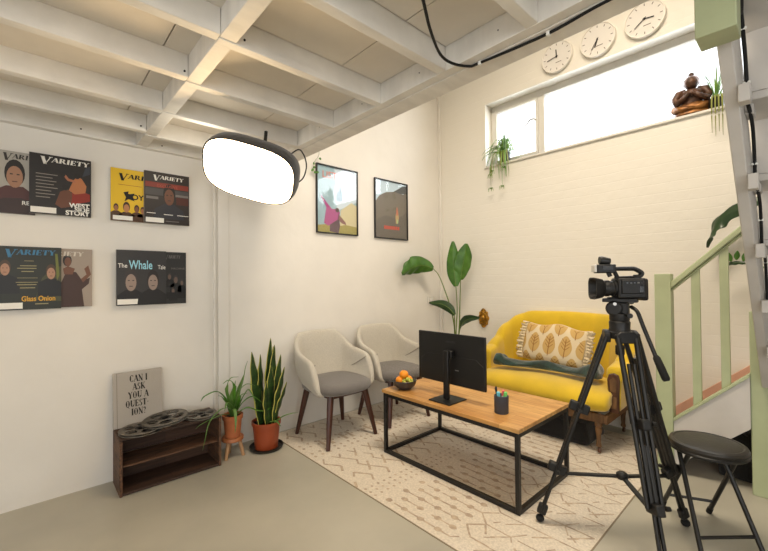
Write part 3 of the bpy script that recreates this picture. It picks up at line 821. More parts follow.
# ================================================================== sofa
t = thing('sofa', 'small mustard yellow velvet sofa with rounded back and turned wooden legs', 'sofa', (-1.475, 3.3, 0))
cx = -1.475
pl_ = [(0, 0, 3.575), (.2, .22, 3.575), (.36, .38, 3.55), (.48, .475, 3.47), (.6, .52, 3.36), (.8, .525, 3.23), (1, .525, 3.095)]
def spl(u):
    a = abs(u); return Vector((cx+math.copysign(1, u)*interp([(p[0], p[1]) for p in pl_], a), interp([(p[0], p[2]) for p in pl_], a), 0))
stz = [(0, .957), (.30, .950), (.40, .915), (.52, .83), (.66, .705), (.82, .64), (1, .61)]
rows = []; n = 60
for i in range(n+1):
    u = -1+2*i/n; a = abs(u); p = spl(u)
    e = .02; T = (spl(min(1, u+e))-spl(max(-1, u-e))); T.normalize(); N = Vector((T.y, -T.x, 0))
    if N.dot(Vector((p.x-cx, p.y-3.2, 0))) < 0: N = -N
    z1 = interp(stz, a); z0 = .285; th = .045; roll = interp([(0, 0), (.6, .0), (1, .022)], a); row = []
    for (o_, v) in ((-1, .0), (-1, .4), (-1, .7), (-1, .88), (-.75, .975), (-.1, 1.0), (.75, .99), (1.35, .94), (1.4, .86), (1, .78), (1, .5), (1, .2), (1, 0), (0, 0)):
        z = z0+(z1-z0)*v
        extra = roll if v > .8 else 0
        lean = .10*(1-a*.6)*(z-.4)
        row.append(p+N*(min(o_, 1.0)*th+(max(o_-1, 0)*th*interp([(0, .2), (1, 1.3)], a))+lean+(extra if o_ > 0 else -extra*.6))+Vector((0, 0, z)))
    rows.append(row)
b = MB(); V = b.grid(rows, closev=True); b._f(V[0]); b._f(V[-1][::-1])
b.build('back_and_arms', M['yellow'], t, sub=1, ang=180)
# seat: crowned, with rolled front edge
rows = []
for i in range(31):
    u = -1+2*i/30; x = cx+u*.50; row = []
    ey = .02*(1-abs(u)**4)
    crown = .018*(1-u*u)
    for (y, z) in ((3.52, .30), (3.52, .44), (3.40, .452+crown*.6), (3.2, .458+crown), (3.05, .452+crown), (2.975-ey, .438+crown*.7), (2.93-ey, .405), (2.915-ey, .365), (2.93-ey, .325), (2.965-ey, .292), (3.1, .288)):
        k = (abs(u)**8)
        row.append((x, y+k*.03*(y < 3.1), z-(z-.37)*k*.25))
    rows.append([(cx+(x-cx)*(1.085 if p[1] < 3.08 else .97), p[1], p[2]) for p in row])
b = MB(); V = b.grid(rows, closev=True); b._f(V[0]); b._f(V[-1][::-1])
b.build('seat', M['yellow'], t, sub=1, ang=180)
b = MB(); b.box(cx-.50, cx+.50, 2.965, 2.99, .228, .29); b.box(cx-.50, cx+.50, 3.56, 3.585, .228, .29)
b.box(cx-.525, cx-.50, 2.965, 3.585, .228, .29); b.box(cx+.50, cx+.525, 2.965, 3.585, .228, .29)
b.build('seat_rail', M['sofa_wood'], t, bevel=.004)
for s_ in (-1, 1):
    x = cx+s_*.52
    b = MB(); b.prism([(-.030, .29), (.036, .29), (.036, .42), (.042, .52), (.034, .56), (.004, .572), (-.028, .562), (-.040, .52), (-.032, .43)], (x+s_*(.012 if s_ > 0 else .035), 3.090, 0), (s_, 0, 0), (0, 0, 1), (0, -1, 0), .022)
    pn = b.build('arm_facing', M['brown_wood'], t, bevel=.006)
    b = MB(); b.prism([(-.018, .44), (.020, .44), (.024, .52), (.004, .545), (-.022, .52)], (x+s_*(.012 if s_ > 0 else .035), 3.0675, 0), (s_, 0, 0), (0, 0, 1), (0, -1, 0), .004)
    b.prism([(-.018, .32), (.022, .32), (.022, .405), (-.018, .405)], (x+s_*(.012 if s_ > 0 else .035), 3.0675, 0), (s_, 0, 0), (0, 0, 1), (0, -1, 0), .004)
    b.build('inset_panel', M['sofa_wood'], pn, bevel=.002)
    for y in (3.0, 3.545):
        b = MB(); b.lathe([(.024, .228), (.026, .20), (.018, .19), (.024, .178), (.022, .165), (.017, .14), (.014, .08), (.018, .062), (.018, .052), (.012, .05)], (cx+s_*.455, y, 0), 16)
        lg = b.build('leg', M['sofa_wood'], t)
        b = MB(); b.lathe([(.017, -.008), (.019, 0), (.017, .008)], (cx+s_*.455+.006, y-.004, .0285), 16, Matrix.Rotation(PI/2, 3, 'Y'))
        b.box(cx+s_*.455-.006, cx+s_*.455+.010, y-.008, y+.008, .042, .052)
        b.build('caster', M['brown_wood'], lg)

# --- cushion with printed leaf medallions
def pil(u, v, off=0.):           # u, v in [-1,1]
    x = u*.274*(1-.045*v*v); z = v*.172*(1-.07*u*u)
    d = .062*max(0, (1-u**4))**.55*max(0, (1-v**4))**.55
    return Vector((x, -(d+off), z+.012*math.sin(u*5+1)*(v > 0)*v))
PO = Vector((-1.475, 3.315, .685))
PM = Matrix.Rotation(R_(-3.0), 3, 'Z') @ Matrix.Rotation(R_(3), 3, 'Y') @ Matrix.Rotation(R_(-17), 3, 'X')
def PW(u, v, off=0., back=False):
    p = pil(u, v, off)
    if back: p.y = -p.y*.8
    return PO+PM @ p
t = thing('cushion', 'cream cushion printed with ochre leaf medallions, ruffled ends, on the yellow sofa', 'cushion', PO-Vector((0, 0, .17)))
N_ = 24
b = MB()
b.grid([[PW(-1+2*i/N_, -1+2*j/N_) for j in range(N_+1)] for i in range(N_+1)])
b.grid([[PW(-1+2*i/N_, -1+2*j/N_, 0, True) for j in range(N_+1)] for i in range(N_+1)])
bmesh.ops.remove_doubles(b.bm, verts=b.bm.verts[:], dist=.0005)
b.mi = 1
def medallion(cu, cv, su=.20, sv=.40):
    F = []
    for k in range(28):
        a = 2*PI*k/28; x = math.sin(a); y = math.cos(a)
        wv = (1-.35*y) if y > -.2 else 1.06
        F.append((cu+su*x*wv*.86, cv-sv*.08+sv*y))
    F = [(max(-.97, min(.97, a)), max(-.96, min(.96, c))) for a, c in F]
    if max(f[0] for f in F)-min(f[0] for f in F) < .04 or max(f[1] for f in F)-min(f[1] for f in F) < .08: return
    cc = (sum(f[0] for f in F)/len(F), sum(f[1] for f in F)/len(F))
    b.mi = 1
    rings = [[PW(cc[0]+(f[0]-cc[0])*k, cc[1]+(f[1]-cc[1])*k, .0016) for f in F] for k in (1, .75, .5, .25, .02)]
    b.grid(rings, closev=True)
    b.mi = 2
    def seg(a, c, w):
        q0 = Vector(a); q1 = Vector(c); nn = 5
        dd = (q1-q0); nr = Vector((-dd.y*.55, dd.x*1.8)).normalized()*w
        for k in range(nn):
            A = q0+dd*k/nn; C = q0+dd*(k+1)/nn
            if max(abs(A.x), abs(C.x)) > .95 or max(abs(A.y), abs(C.y)) > .93: continue
            b.poly([PW(A.x-nr.x, A.y-nr.y*1.5, .0030), PW(C.x-nr.x, C.y-nr.y*1.5, .0030), PW(C.x+nr.x, C.y+nr.y*1.5, .0030), PW(A.x+nr.x, A.y+nr.y*1.5, .0030)])
    seg((cu, cv-sv*1.2), (cu, cv+sv*.6), .012)
    for k in (-.45, -.1, .22):
        for s_ in (-1, 1): seg((cu, cv+sv*k), (cu+s_*su*.55, cv+sv*(k+.38)), .009)
for row, vv in enumerate((-1.02, 0.02, 1.02)):
    for k in range(-3, 4):
        cu = k*.50+(.25 if row != 1 else 0)-.03
        if abs(cu) < 1.1: medallion(cu, vv, .225, .52)
b.build('cover', [M['pillow'], M['pillow_gold'], M['pillow_line']], t, ang=80)
for s_ in (-1, 1):
    b = MB(); rows = []
    for i in range(61):
        v = -1+2*i/60; row = []
        for j in range(4):
            q = j/3; base = PW(s_*.985, v)
            wv = math.sin(i*1.35)*.022*q+rng.uniform(-.004, .004)
            row.append(base+PM @ Vector((s_*.050*q+.008*math.sin(i*.9)*q, wv, .010*math.sin(i*2.1)*q)))
        rows.append(row)
    b.grid(rows); b.build('ruffle', M['pillow'], t, solid=.003, ang=80)

# --- folded velvet throw
t = MB(); rows = []; nn = 46
for i in range(nn+1):
    q = i/nn; x = -1.905+q*.86; y = 3.09+.03*math.sin(q*3)+.06*q
    w1 = .052+.012*math.sin(q*9)+(.05*(q-.80)/.20 if q > .80 else 0)+(.012 if q < .08 else 0); h1 = .036+.006*math.sin(q*14+1)+(.016 if q < .09 else 0)+(.03*(q-.80)/.20 if q > .80 else 0)
    if q < .02 or q > .985: w1 *= .55; h1 *= .6
    row = []
    for k in range(20):
        a = 2*PI*k/20; rr_ = 1+.10*math.sin(3*a+q*16)+.06*math.sin(5*a-q*25)
        row.append((x+.006*math.sin(3*a), y+w1*math.cos(a)*rr_, .490+h1+h1*math.sin(a)*rr_*(1 if math.sin(a) > 0 else .75)-.012*abs(2*q-1)**2))
    rows.append(row)
V = t.grid(rows, closev=True); t._f(V[0]); t._f(V[-1][::-1])
t.build('throw_blanket', M['throw'], sub=1, ang=180, label='dark teal velvet throw folded in a long roll below the patterned cushion', cat='throw')

# --- dark bags
def bag(name, x0, x1, y0, y1, h, label, seed):
    t = thing(name, label, 'bag', ((x0+x1)/2, (y0+y1)/2, FL if x1 < -.7 else 0))
    z0 = FL if x1 < -.7 else 0
    b = MB(); rs = random.Random(seed)
    b.obox(((x0+x1)/2, (y0+y1)/2, z0+h/2), (x1-x0, y1-y0, h), taper=.86)
    bmesh.ops.subdivide_edges(b.bm, edges=b.bm.edges[:], cuts=5, use_grid_fill=True)
    for v in b.bm.verts:
        k = noise.noise(v.co*9+Vector((seed, 0, 0)))*.018
        if v.co.z > z0+.01: v.co += Vector((k, k, k*.8))
    b.build('body', M['black_fabric'], t, ang=60, sub=1)
    b = MB(); b.tube(bez([((x0*.7+x1*.3), y0+.03, z0+h*.93), ((x0+x1)/2, y0, z0+h*1.06), ((x0*.3+x1*.7), y0+.03, z0+h*.93)], 8), .008, 8, flat=.5); b.build('carry_handle', M['black_fabric'], t)
bag('camera_bag', -1.66, -1.10, 3.03, 3.40, .165, 'flat black equipment bag lying under the yellow sofa', 1)
bag('backpack', -.905, -.74, 3.36, 3.60, .23, 'small black bag on the floor between the yellow sofa and the green newel post', 2)
bag('duffel_bag', -.40, -.20, 3.2, 3.6, .30, 'black bag in the dark space under the stairs', 3)
# ================================================================== tripod with camcorder
A = Vector((-.612, 2.098, 0))
F = [Vector((-.945, 1.938, FL)), Vector((-.430, 2.435, 0)), Vector((-.392, 1.872, 0))]
t = thing('tripod', 'tall black two-stage video tripod with a ground spreader, carrying the camcorder', 'tripod', tuple(A))
MB().lathe([(.045, .960), (.060, .965), (.060, .992), (.048, .998), (.044, 1.01), (.046, 1.040), (.040, 1.048)], tuple(A), 28).build('bowl', M['black_metal'], t)
MB().lathe([(.014, .88), (.020, .885), (.020, .925), (.012, .93), (.012, .962)], tuple(A), 16).build('clamp_knob', M['black_plastic'], t)
for i, f_ in enumerate(F):
    d = (f_-A); d.z = 0; d.normalize(); side = Vector((-d.y, d.x, 0))
    top = A+d*.062+Vector((0, 0, .970)); foot = f_+Vector((0, 0, .03)); D = (foot-top)
    def at(k, s_=0, o_=0): return top+D*k+side*s_+d*o_
    b = MB(); b.prism([(-.045, -.025), (.045, -.025), (.052, .012), (.03, .03), (-.03, .03), (-.052, .012)], at(0, 0, -.018), side, (0, 0, 1), d, .026)
    b.build('shoulder_casting', M['black_metal'], t, bevel=.005)
    K1, K2 = .385, .725
    lg = MB()
    for s_ in (-1, 1): lg.tube([at(.0, s_*.040), at(K1, s_*.034)], .0115, 10)
    lg = lg.build('leg', M['black_metal'], t)
    b = MB()
    for s_ in (-1, 1): b.tube([at(.12, s_*.012), at(K2, s_*.012)], .0085, 8)
    b.build('middle_tubes', M['black_metal'], lg)
    b = MB()
    for s_ in (-1, 1): b.tube([at(K1-.02, s_*.034), at(K2, s_*.030)], .0095, 8)
    b.build('middle_tubes', M['black_metal'], lg)
    b = MB()
    for s_ in (-1, 1): b.tube([at(K2-.25, s_*.005+0), at(.965, s_*.011)], .0085, 8)
    b.build('lower_tubes', M['black_metal'], lg)
    for K, w_ in ((K1, .092), (K2, .086)):
        b = MB(); rot = frame3(D, d); b.obox(at(K), (.036, w_, .045), rot)
        c_ = b.build('leg_clamp', M['black_plastic'], lg, bevel=.006)
        b = MB(); b.tube([at(K, w_*.5), at(K, w_*.5+.018)], [.011, .009], 10); b.build('clamp_knob', M['black_plastic'], lg)
    b = MB(); b.obox(at(.96), (.03, .044, .05), frame3(D, d)); b.build('foot_housing', M['black_plastic'], lg, bevel=.006)
    b = MB(); b.ell(f_+Vector((0, 0, .0185)), (.021, .021, .0185), 14, 8); b.build('rubber_foot', M['rubber'], lg)
sc_ = A+Vector((0, 0, .300)); b = MB(); b.lathe([(.022, .288), (.026, .295), (.026, .312), (.016, .32)], tuple(A), 14)
for f_ in F:
    p = f_.lerp(A+Vector((0, 0, 1.0)), .265); b.bar(sc_, p, .020, .012)
b.build('spreader', M['black_metal'], t, bevel=.002)
# fluid head
hd = Vector((-1, -.16, 0)).normalized(); hs = Vector((-hd.y, hd.x, 0))      # lens direction, sideways (towards camera left)
def H(fw, sd, z): return A+hd*fw+hs*sd+Vector((0, 0, z))
HR = Matrix((hd, hs, Vector((0, 0, 1)))).transposed()
b = MB(); b.lathe([(.040, 1.045), (.043, 1.052), (.043, 1.078), (.034, 1.086)], tuple(A), 24); b.build('pan_base', M['black_plastic'], t)
b = MB(); b.obox(H(0, 0, 1.105), (.082, .056, .06), HR); b.lathe([(.034, -.042), (.036, -.034), (.036, .034), (.034, .042)], H(.018, 0, 1.106), 20, Matrix((hd, Vector((0, 0, 1)), -hs)).transposed())
b.build('tilt_head', M['black_plastic'], t, bevel=.006)
b = MB(); b.obox(H(-.004, 0, 1.144), (.145, .056, .018), HR); b.obox(H(.002, 0, 1.155), (.095, .042, .008), HR); b.build('camera_plate', M['black_metal'], t, bevel=.003)
for fw, sd, z in ((-.045, .036, 1.075), (-.05, .03, 1.14)):
    b = MB(); b.tube([H(fw, sd-.02, z), H(fw-.004, sd+.012, z)], [.006, .012], 10); b.build('lock_knob', M['black_plastic'], t)
b = MB(); b.lathe([(.0075, 0), (.0075, .003)], H(.012, .0430, 1.128), 14, Matrix((hd, Vector((0, 0, -1)), hs)).transposed()); b.build('round_badge', M['steel'], t)
b = MB(); hp = bez([(A.x+.05, A.y+.0, 1.115), (-.530, 2.07, 1.095), (-.505, 2.06, 1.03), (-.458, 2.054, .900)], 8)
b.tube(hp, .0085, 10); pnl = b.build('pan_handle', M['black_metal'], t)
b = MB(); q0 = Vector((-.459, 2.054, .905)); q1 = Vector((-.418, 2.05, .800)); b.tube([q0, q0.lerp(q1, .1), q0.lerp(q1, .5), q0.lerp(q1, .92), q1], [.009, .015, .0165, .0165, .012], 12)
b.build('foam_grip', M['rubber'], pnl)

hd = Vector((-.785, -.62, 0)).normalized(); hs = Vector((-hd.y, hd.x, 0)); HR = Matrix((hd, hs, Vector((0, 0, 1)))).transposed()
def H(fw, sd, z): return A+hd*(fw-.012)+hs*sd+Vector((0, 0, z))
t = thing('camcorder', 'black professional camcorder with top handle, pointing left on the tripod', 'camera', tuple(A+Vector((0, 0, 1.160))))
Z0 = 1.202
LM = Matrix((hs, Vector((0, 0, 1)), hd)).transposed()       # lathe axis = lens direction
b = MB(); b.obox(H(-.030, 0, Z0+.0), (.125, .092, .098), HR); b.obox(H(-.088, 0, Z0-.006), (.030, .078, .104), HR)
bd = b.build('body', M['black_plastic'], t, bevel=.010, seg=3)
b = MB(); b.obox(H(-.028, .049, Z0+.008), (.095, .010, .066), HR); b.build('side_panel', M['black_plastic'], bd, bevel=.004)
for k in range(5):
    b = MB(); b.obox(H(-.002-.016*k, .055, Z0+.026), (.010, .004, .006), HR); b.build('button', M['mid_grey'] if k == 3 else M['black_gloss'], bd, bevel=.001)
b = MB(); b.obox(H(-.064, .0550, Z0-.004), (.018, .003, .030), HR); b.build('button_pad', M['black_gloss'], bd, bevel=.001)
b = MB(); b.lathe([(.040, .025), (.041, .04), (.036, .044), (.036, .058), (.039, .06), (.039, .074), (.037, .078), (.037, .090)], H(0, 0, Z0), 28, LM); b.build('lens_barrel', M['black_plastic'], t)
b = MB(); b.lathe([(.028, .090), (.028, .096)], H(0, 0, Z0), 24, LM); b.build('front_glass', M['black_gloss'], t)
b = MB()          # lens hood: rounded rectangular shell
def rr_loop(w, h, r, n=5):
    out = []
    for cx_, cy_, a0 in ((w-r, h-r, 0), (-w+r, h-r, PI/2), (-w+r, -h+r, PI), (w-r, -h+r, 1.5*PI)):
        for k in range(n+1): a = a0+PI/2*k/n; out.append((cx_+r*math.cos(a), cy_+r*math.sin(a)))
    return out
rows = []
for (fw, w, h, r_) in ((.084, .038, .038, .034), (.094, .046, .045, .030), (.132, .056, .053, .030), (.132, .051, .048, .027), (.098, .038, .036, .03)):
    rows.append([H(fw, p[0], Z0+p[1]) for p in rr_loop(w, h, r_)])
b.grid(rows, closev=True); b.build('lens_hood', M['black_plastic'], t, ang=35)
b = MB(); hp = [(.050, .058), (.058, .080), (.045, .092), (.012, .094), (-.030, .094), (-.060, .092), (-.086, .076), (-.088, .066), (-.076, .056), (-.055, .055)]
b.tube(bez([H(x, 0, Z0+z) for x, z in hp], 5), .012, 10, flat=.85); b.tube([H(.012, 0, Z0+.040), H(.03, 0, Z0+.078), H(.045, 0, Z0+.09)], .010, 8)
b.tube([H(-.07, 0, Z0+.053), H(-.0, 0, Z0+.052), H(.03, 0, Z0+.05)], .007, 8)
b.build('top_handle', M['black_plastic'], t)
b = MB(); b.obox(H(.075, .0, Z0+.095), (.085, .055, .042), HR); hu = b.build('audio_unit', M['black_plastic'], t, bevel=.005)
b = MB(); b.obox(H(.1225, 0, Z0+.097), (.012, .046, .036), HR); b.build('front_cap', M['socket'], hu, bevel=.003)
b = MB(); b.obox(H(.072, .029, Z0+.098), (.045, .004, .020), HR); b.build('control_panel', M['dark_grey'], hu, bevel=.001)
b = MB(); b.tube([H(.100, .004, Z0+.136), H(.092, .004, Z0+.136), H(.052, .004, Z0+.130)], [.019, .021, .016], 14); b.obox(H(.08, .0, Z0+.118), (.025, .02, .016), HR)
b.build('microphone', M['dark_grey'], t, bevel=.002)
b = MB(); b.obox(H(-.100, -.012, Z0+.028), (.030, .040, .036), HR); b.build('viewfinder', M['black_plastic'], t, bevel=.006)

# ================================================================== folding stool
t = thing('folding_stool', 'black round folding stool with padded seat beside the tripod', 'stool', (-.33, 2.41, 0))
C_ = (-.335, 2.412, 0)
b = MB(); b.lathe([(.001, .428), (.140, .428), (.150, .434), (.153, .446), (.148, .456), (.135, .460), (.128, .4575), (.120, .460), (.001, .462)], C_, 40); b.build('seat', M['black_fabric'] if False else mat('black_vinyl', (.13, .12, .11), rough=.38, bump=.12, bscale=60), t, ang=35)
b = MB(); b.lathe([(.150, .418), (.1545, .422), (.1545, .430), (.150, .434)], C_, 40, cap=False); b.build('seat_rim', M['black_metal'], t)
top = .425
fa, fb = Vector((-.318, 2.150, .009)), Vector((-.135, 2.370, .009))       # feet of the near hoop
ga, gb = Vector((-.553, 2.572, .009)), Vector((-.369, 2.660, .009))       # feet of the far hoop
ta, tb = Vector((-.445, 2.375, top)), Vector((-.300, 2.470, top))        # tops of the near hoop (lean back)
ua, ub = Vector((-.385, 2.300, top)), Vector((-.225, 2.400, top))
for (p, q, k) in ((ta, fa, 1), (tb, fb, 1), (ua, ga, 0), (ub, gb, 0)):
    b = MB(); b.tube([p, p.lerp(q, .5)+Vector((0, 0, .0)), q], .0105, 10); lg = b.build('leg', M['black_metal'], t)
    d_ = (q-p).normalized(); b = MB(); b.tube([q-d_*.035, q+Vector((0, 0, -.002))], [.0125, .0135], 10); b.build('rubber_foot', M['rubber'], lg)
for (p0, q0, p1, q1, k) in ((ta, fa, tb, fb, .80), (ua, ga, ub, gb, .80)):
    b = MB(); b.tube([p0.lerp(q0, k), p1.lerp(q1, k)], .0075, 8); b.build('crossbar', M['black_metal'], t)
    b = MB(); b.tube([p0, p1], .0085, 8); b.build('seat_bracket', M['black_metal'], t)

# ================================================================== stained wooden crate, book, film reels
CX0, CX1, CY0, CY1, CH = -2.955, -2.712, .385, .965, .338
t = thing('crate', 'dark stained wooden shelf crate on its side on the floor against the white wall', 'crate', ((CX0+CX1)/2, (CY0+CY1)/2, 0))
def ybox(x0, x1, y0, y1, z0, z1, name, m, par, bevel=.002):
    """boards whose grain runs along world Y: built along X then turned"""
    o = MB().box(-(y1-y0)/2, (y1-y0)/2, -(x1-x0)/2, (x1-x0)/2, 0, z1-z0).build(name, m, par, world=False, bevel=bevel)
    o.matrix_basis = wmat(par).inverted() @ Matrix.Translation(((x0+x1)/2, (y0+y1)/2, z0)) @ Matrix.Rotation(PI/2, 4, 'Z')
    return o
ybox(CX0, CX1, CY0+.016, CY1-.016, .004, .018, 'bottom_board', M['crate'], t)
ybox(CX0, CX1, CY0, CY1, CH-.014, CH, 'top_board', M['crate'], t)
ybox(CX0+.012, CX1-.012, CY0+.016, CY1-.016, .163, .172, 'shelf', M['crate_edge'], t)
ybox(CX0, CX0+.010, CY0+.016, CY1-.016, .018, .09, 'back_slat', M['crate'], t)
ybox(CX0, CX0+.010, CY0+.016, CY1-.016, .094, .163, 'back_slat', M['crate'], t)
ybox(CX0, CX0+.010, CY0+.016, CY1-.016, .172, .245, 'back_slat', M['crate'], t)
ybox(CX0, CX0+.010, CY0+.016, CY1-.016, .249, CH-.014, 'back_slat', M['crate'], t)
for y in (CY0, CY1-.016):
    MB().box(CX0, CX1, y, y+.0155, .0, CH-.0145).build('end_board', M['crate_edge'], t, bevel=.002)
for y in (CY0+.0165, CY1-.036):
    b = MB(); b.prism([(0, 0), (.022, 0), (0, .022)], (CX0+.012, y, CH-.036), (0, 1 if y < .6 else -1, 0), (0, 0, 1), (1, 0, 0), .225)

t = thing('book', 'grey cloth book with black serif title leaning on the wall on top of the crate', 'book', (-2.93, .518, CH))
lean = R_(4.5); bz = CH+.001
bx = Vector((-2.922, 0, bz)); nx = Vector((math.cos(lean), 0, math.sin(lean))); up = Vector((-math.sin(lean), 0, math.cos(lean))); yy = Vector((0, 1, 0))
Ro = Matrix((yy, up, nx)).transposed()
def BK(y, h, o_=0): return bx+yy*y+up*h+nx*o_
b = MB(); b.obox(BK(.518, .170, .0085), (.272, .340, .003), Ro); b.obox(BK(.518, .170, -.0105), (.272, .340, .003), Ro); b.obox(BK(.3835, .170, -.001), (.003, .340, .016), Ro)
b.build('cover', M['book_grey'], t, bevel=.001)
MB().obox(BK(.520, .170, -.001), (.264, .332, .0155), Ro).build('page_block', M['pages'], t)
MB().obox(BK(.402, .170, .0102), (.0025, .336, .0006), Ro).build('hinge_groove', M['grey_ink'], t)
b = MB()
for k, (wd, y0) in enumerate((('CAN I', .470), ('ASK', .486), ('YOU A', .462), ('QUEST-', .447), ('ION?', .478))):
    glyph_word(b, wd, BK(y0, .276-.0525*k, .0104), yy, up, .041, .80)
b.build('title_lettering', M['ink'], t)

def reel(label, c, r, tiltv, h=.014, holes=5, seed=0):
    t = thing('film_reel', label, 'film reel', c, 0, 'film reels on the crate')
    rot = frame3(tiltv); c = Vector(c)
    def P(a, q, z): return c+rot @ Vector((q*math.cos(a), q*math.sin(a), z))
    for z0, nm in ((0, 'flange'), (h, 'flange')):
        b = MB(); th = .0016; NA = 60; rad = [r*.16, r*.30, r*.38, r*.58, r*.78, r*.86, r]
        def hole(a, q):
            for k in range(holes):
                da = (a-2*PI*k/holes-seed+PI) % (2*PI)-PI
                if (da/(PI/holes*.74))**2+((q-.58)/.26)**2 < 1: return True
            return False
        RR = [r*(.16+.84*j/14) for j in range(15)]
        for i in range(NA):
            a0, a1 = 2*PI*i/NA, 2*PI*(i+1)/NA
            for j in range(14):
                if hole((a0+a1)/2, (RR[j]+RR[j+1])/2/r): continue
                b.poly([P(a0, RR[j], z0), P(a1, RR[j], z0), P(a1, RR[j+1], z0), P(a0, RR[j+1], z0)])
        bmesh.ops.remove_doubles(b.bm, verts=b.bm.verts[:], dist=.00005)
        b.build(nm, M['reel'], t, solid=.0018)
    b = MB(); b.lathe([(r*.16, -.001), (r*.30, -.001), (r*.30, h+.001), (r*.16, h+.001), (r*.16, -.001)], c, 24, rot, cap=False); b.build('hub', M['reel_dark'], t)
    b = MB(); b.tube([P(2*PI*k/40, r, h+.0002) for k in range(40)], .0022, 6, closed=True); b.tube([P(2*PI*k/40, r, 0) for k in range(40)], .0022, 6, closed=True); b.build('rolled_edge', M['reel'], t)
reel('metal film reel at the left end of the crate top, partly under the tilted one', (-2.785, .508, CH+.003), .118, (0, 0, 1), seed=.3)
reel('largest metal film reel, tilted and resting on its neighbour on the crate', (-2.785, .640, CH+.034), .128, (.02, -.10, 1), seed=.9)
reel('metal film reel lying flat at the right end of the crate top', (-2.800, .858, CH+.003), .100, (0, 0, 1), seed=.1)
t = thing('clip', 'small black clip lying between the film reels', 'clip', (-2.85, .765, CH))
b = MB(); b.tube([(-2.875, .745, CH+.012), (-2.865, .762, CH+.034), (-2.86, .772, CH+.040)], [.008, .009, .006], 8); b.build('clip', M['rubber'], t)

# ================================================================== potted plants on the floor
def pot(name, c, r0, r1, h, rim, m, parent, wall=.006):
    b = MB(); b.lathe([(.001, .003), (r0, .003), (r0*1.0, 0), (r0+.001, .001), (r1-.003, h-rim), (r1+.004, h-rim), (r1+.005, h), (r1-wall, h), (r1-wall-.002, h-.02), (.001, h-.022)], c, 32)
    o = b.build(name, m, parent, ang=35)
    MB().lathe([(.001, h-.0215), (r1-wall-.003, h-.0185), (r1-wall-.004, h-.0175), (.001, h-.014)], c, 24).build('soil', M['soil'], o)
    return o
# small wooden plant stool
PS = Vector((-2.800, 1.075, 0))
t = thing('plant_stand', 'little round three-legged wooden stand under the aloe pot', 'plant stand', tuple(PS))
b = MB(); b.lathe([(.001, .118), (.070, .118), (.074, .122), (.074, .140), (.071, .144), (.001, .144)], tuple(PS), 30); b.build('top', M['stool_wood'], t)
for k, a in enumerate((R_(-60), R_(60), R_(180))):
    d = Vector((math.cos(a), math.sin(a), 0)); b = MB(); b.tube([PS+d*.045+Vector((0, 0, .12)), PS+d*.072], [.015, .0115], 10); b.build('leg', M['pale_wood'], t)
t = thing('aloe_plant', 'sprawling aloe with long arching leaves in a terracotta pot on a wooden stand', 'plant', tuple(PS+Vector((0, 0, .145))))
pot('pot', tuple(PS+Vector((0, 0, .145))), .050, .066, .155, .028, M['terracotta'], t)
base = PS+Vector((0, 0, .285))
def strap(pts, w, m='aloe', name='leaf', par=None, fold=.3, side=None):
    b = MB(); leaf_blade(b, pts, lambda q: w*(1-.15*(1-q))*(1-max(0, q-.25)/.75)**.8+.0006, side=side, fold=fold, n=20)
    return b.build(name, M[m], par, ang=60, solid=.0018)
AL = [ [(0, 0, 0), (.02, -.05, .14), (.03, -.12, .21), (.05, -.205, .20), (.06, -.235, .17)],
       [(0, 0, 0), (.03, .03, .16), (.04, .06, .26), (.045, .075, .345), (.05, .09, .39)],
       [(0, 0, 0), (.03, -.03, .12), (.05, -.06, .22), (.06, -.04, .29), (.06, .02, .29)],
       [(0, 0, 0), (.05, .05, .10), (.08, .11, .14), (.10, .17, .09), (.10, .215, .04)],
       [(0, 0, 0), (.06, -.04, .08), (.10, -.12, .10), (.12, -.20, .04), (.13, -.23, -.06), (.13, -.245, -.13)],
       [(0, 0, 0), (.05, .01, .12), (.08, .02, .20), (.10, .06, .24), (.11, .12, .22)],
       [(0, 0, 0), (.05, .08, .06), (.08, .15, .03), (.10, .20, .02), (.10, .25, .03)],
       [(0, 0, 0), (.01, .02, .10), (-.02, .05, .18), (-.04, .09, .25), (-.04, .11, .30)],
       [(0, 0, 0), (.07, -.02, .07), (.12, -.03, .08), (.16, -.04, .02), (.17, -.05, -.06)],
       [(0, 0, 0), (.04, -.01, .15), (.06, -.01, .24), (.06, -.05, .28), (.06, -.09, .26)],
       [(0, 0, 0), (.05, .04, .12), (.07, .08, .19), (.09, .10, .17), (.12, .12, .10)],
       [(0, 0, 0), (.06, -.08, .05), (.09, -.17, .05), (.10, -.25, .03), (.10, -.28, .01)],
       [(0, 0, 0), (.03, .0, .1), (.03, .0, .2), (.03, .01, .26)], [(0, 0, 0), (.03, .02, .1), (.02, .03, .17), (.02, .03, .21)]]
AL += [[(0, 0, 0), (.03, -.015, .09), (.05, -.03, .17), (.07, -.02, .235)], [(0, 0, 0), (.04, .02, .09), (.07, .03, .16), (.09, .07, .17)], [(0, 0, 0), (.02, -.04, .1), (.0, -.07, .15), (.0, -.10, .17)], [(0, 0, 0), (.05, -.03, .1), (.08, -.07, .13), (.12, -.10, .09)]]
for i, L_ in enumerate(AL):
    strap([base+Vector(p)*1.0 for p in L_], .0165 if i not in (11, 4) else .007, 'aloe' if i % 3 else 'leaf_fresh', par=t)

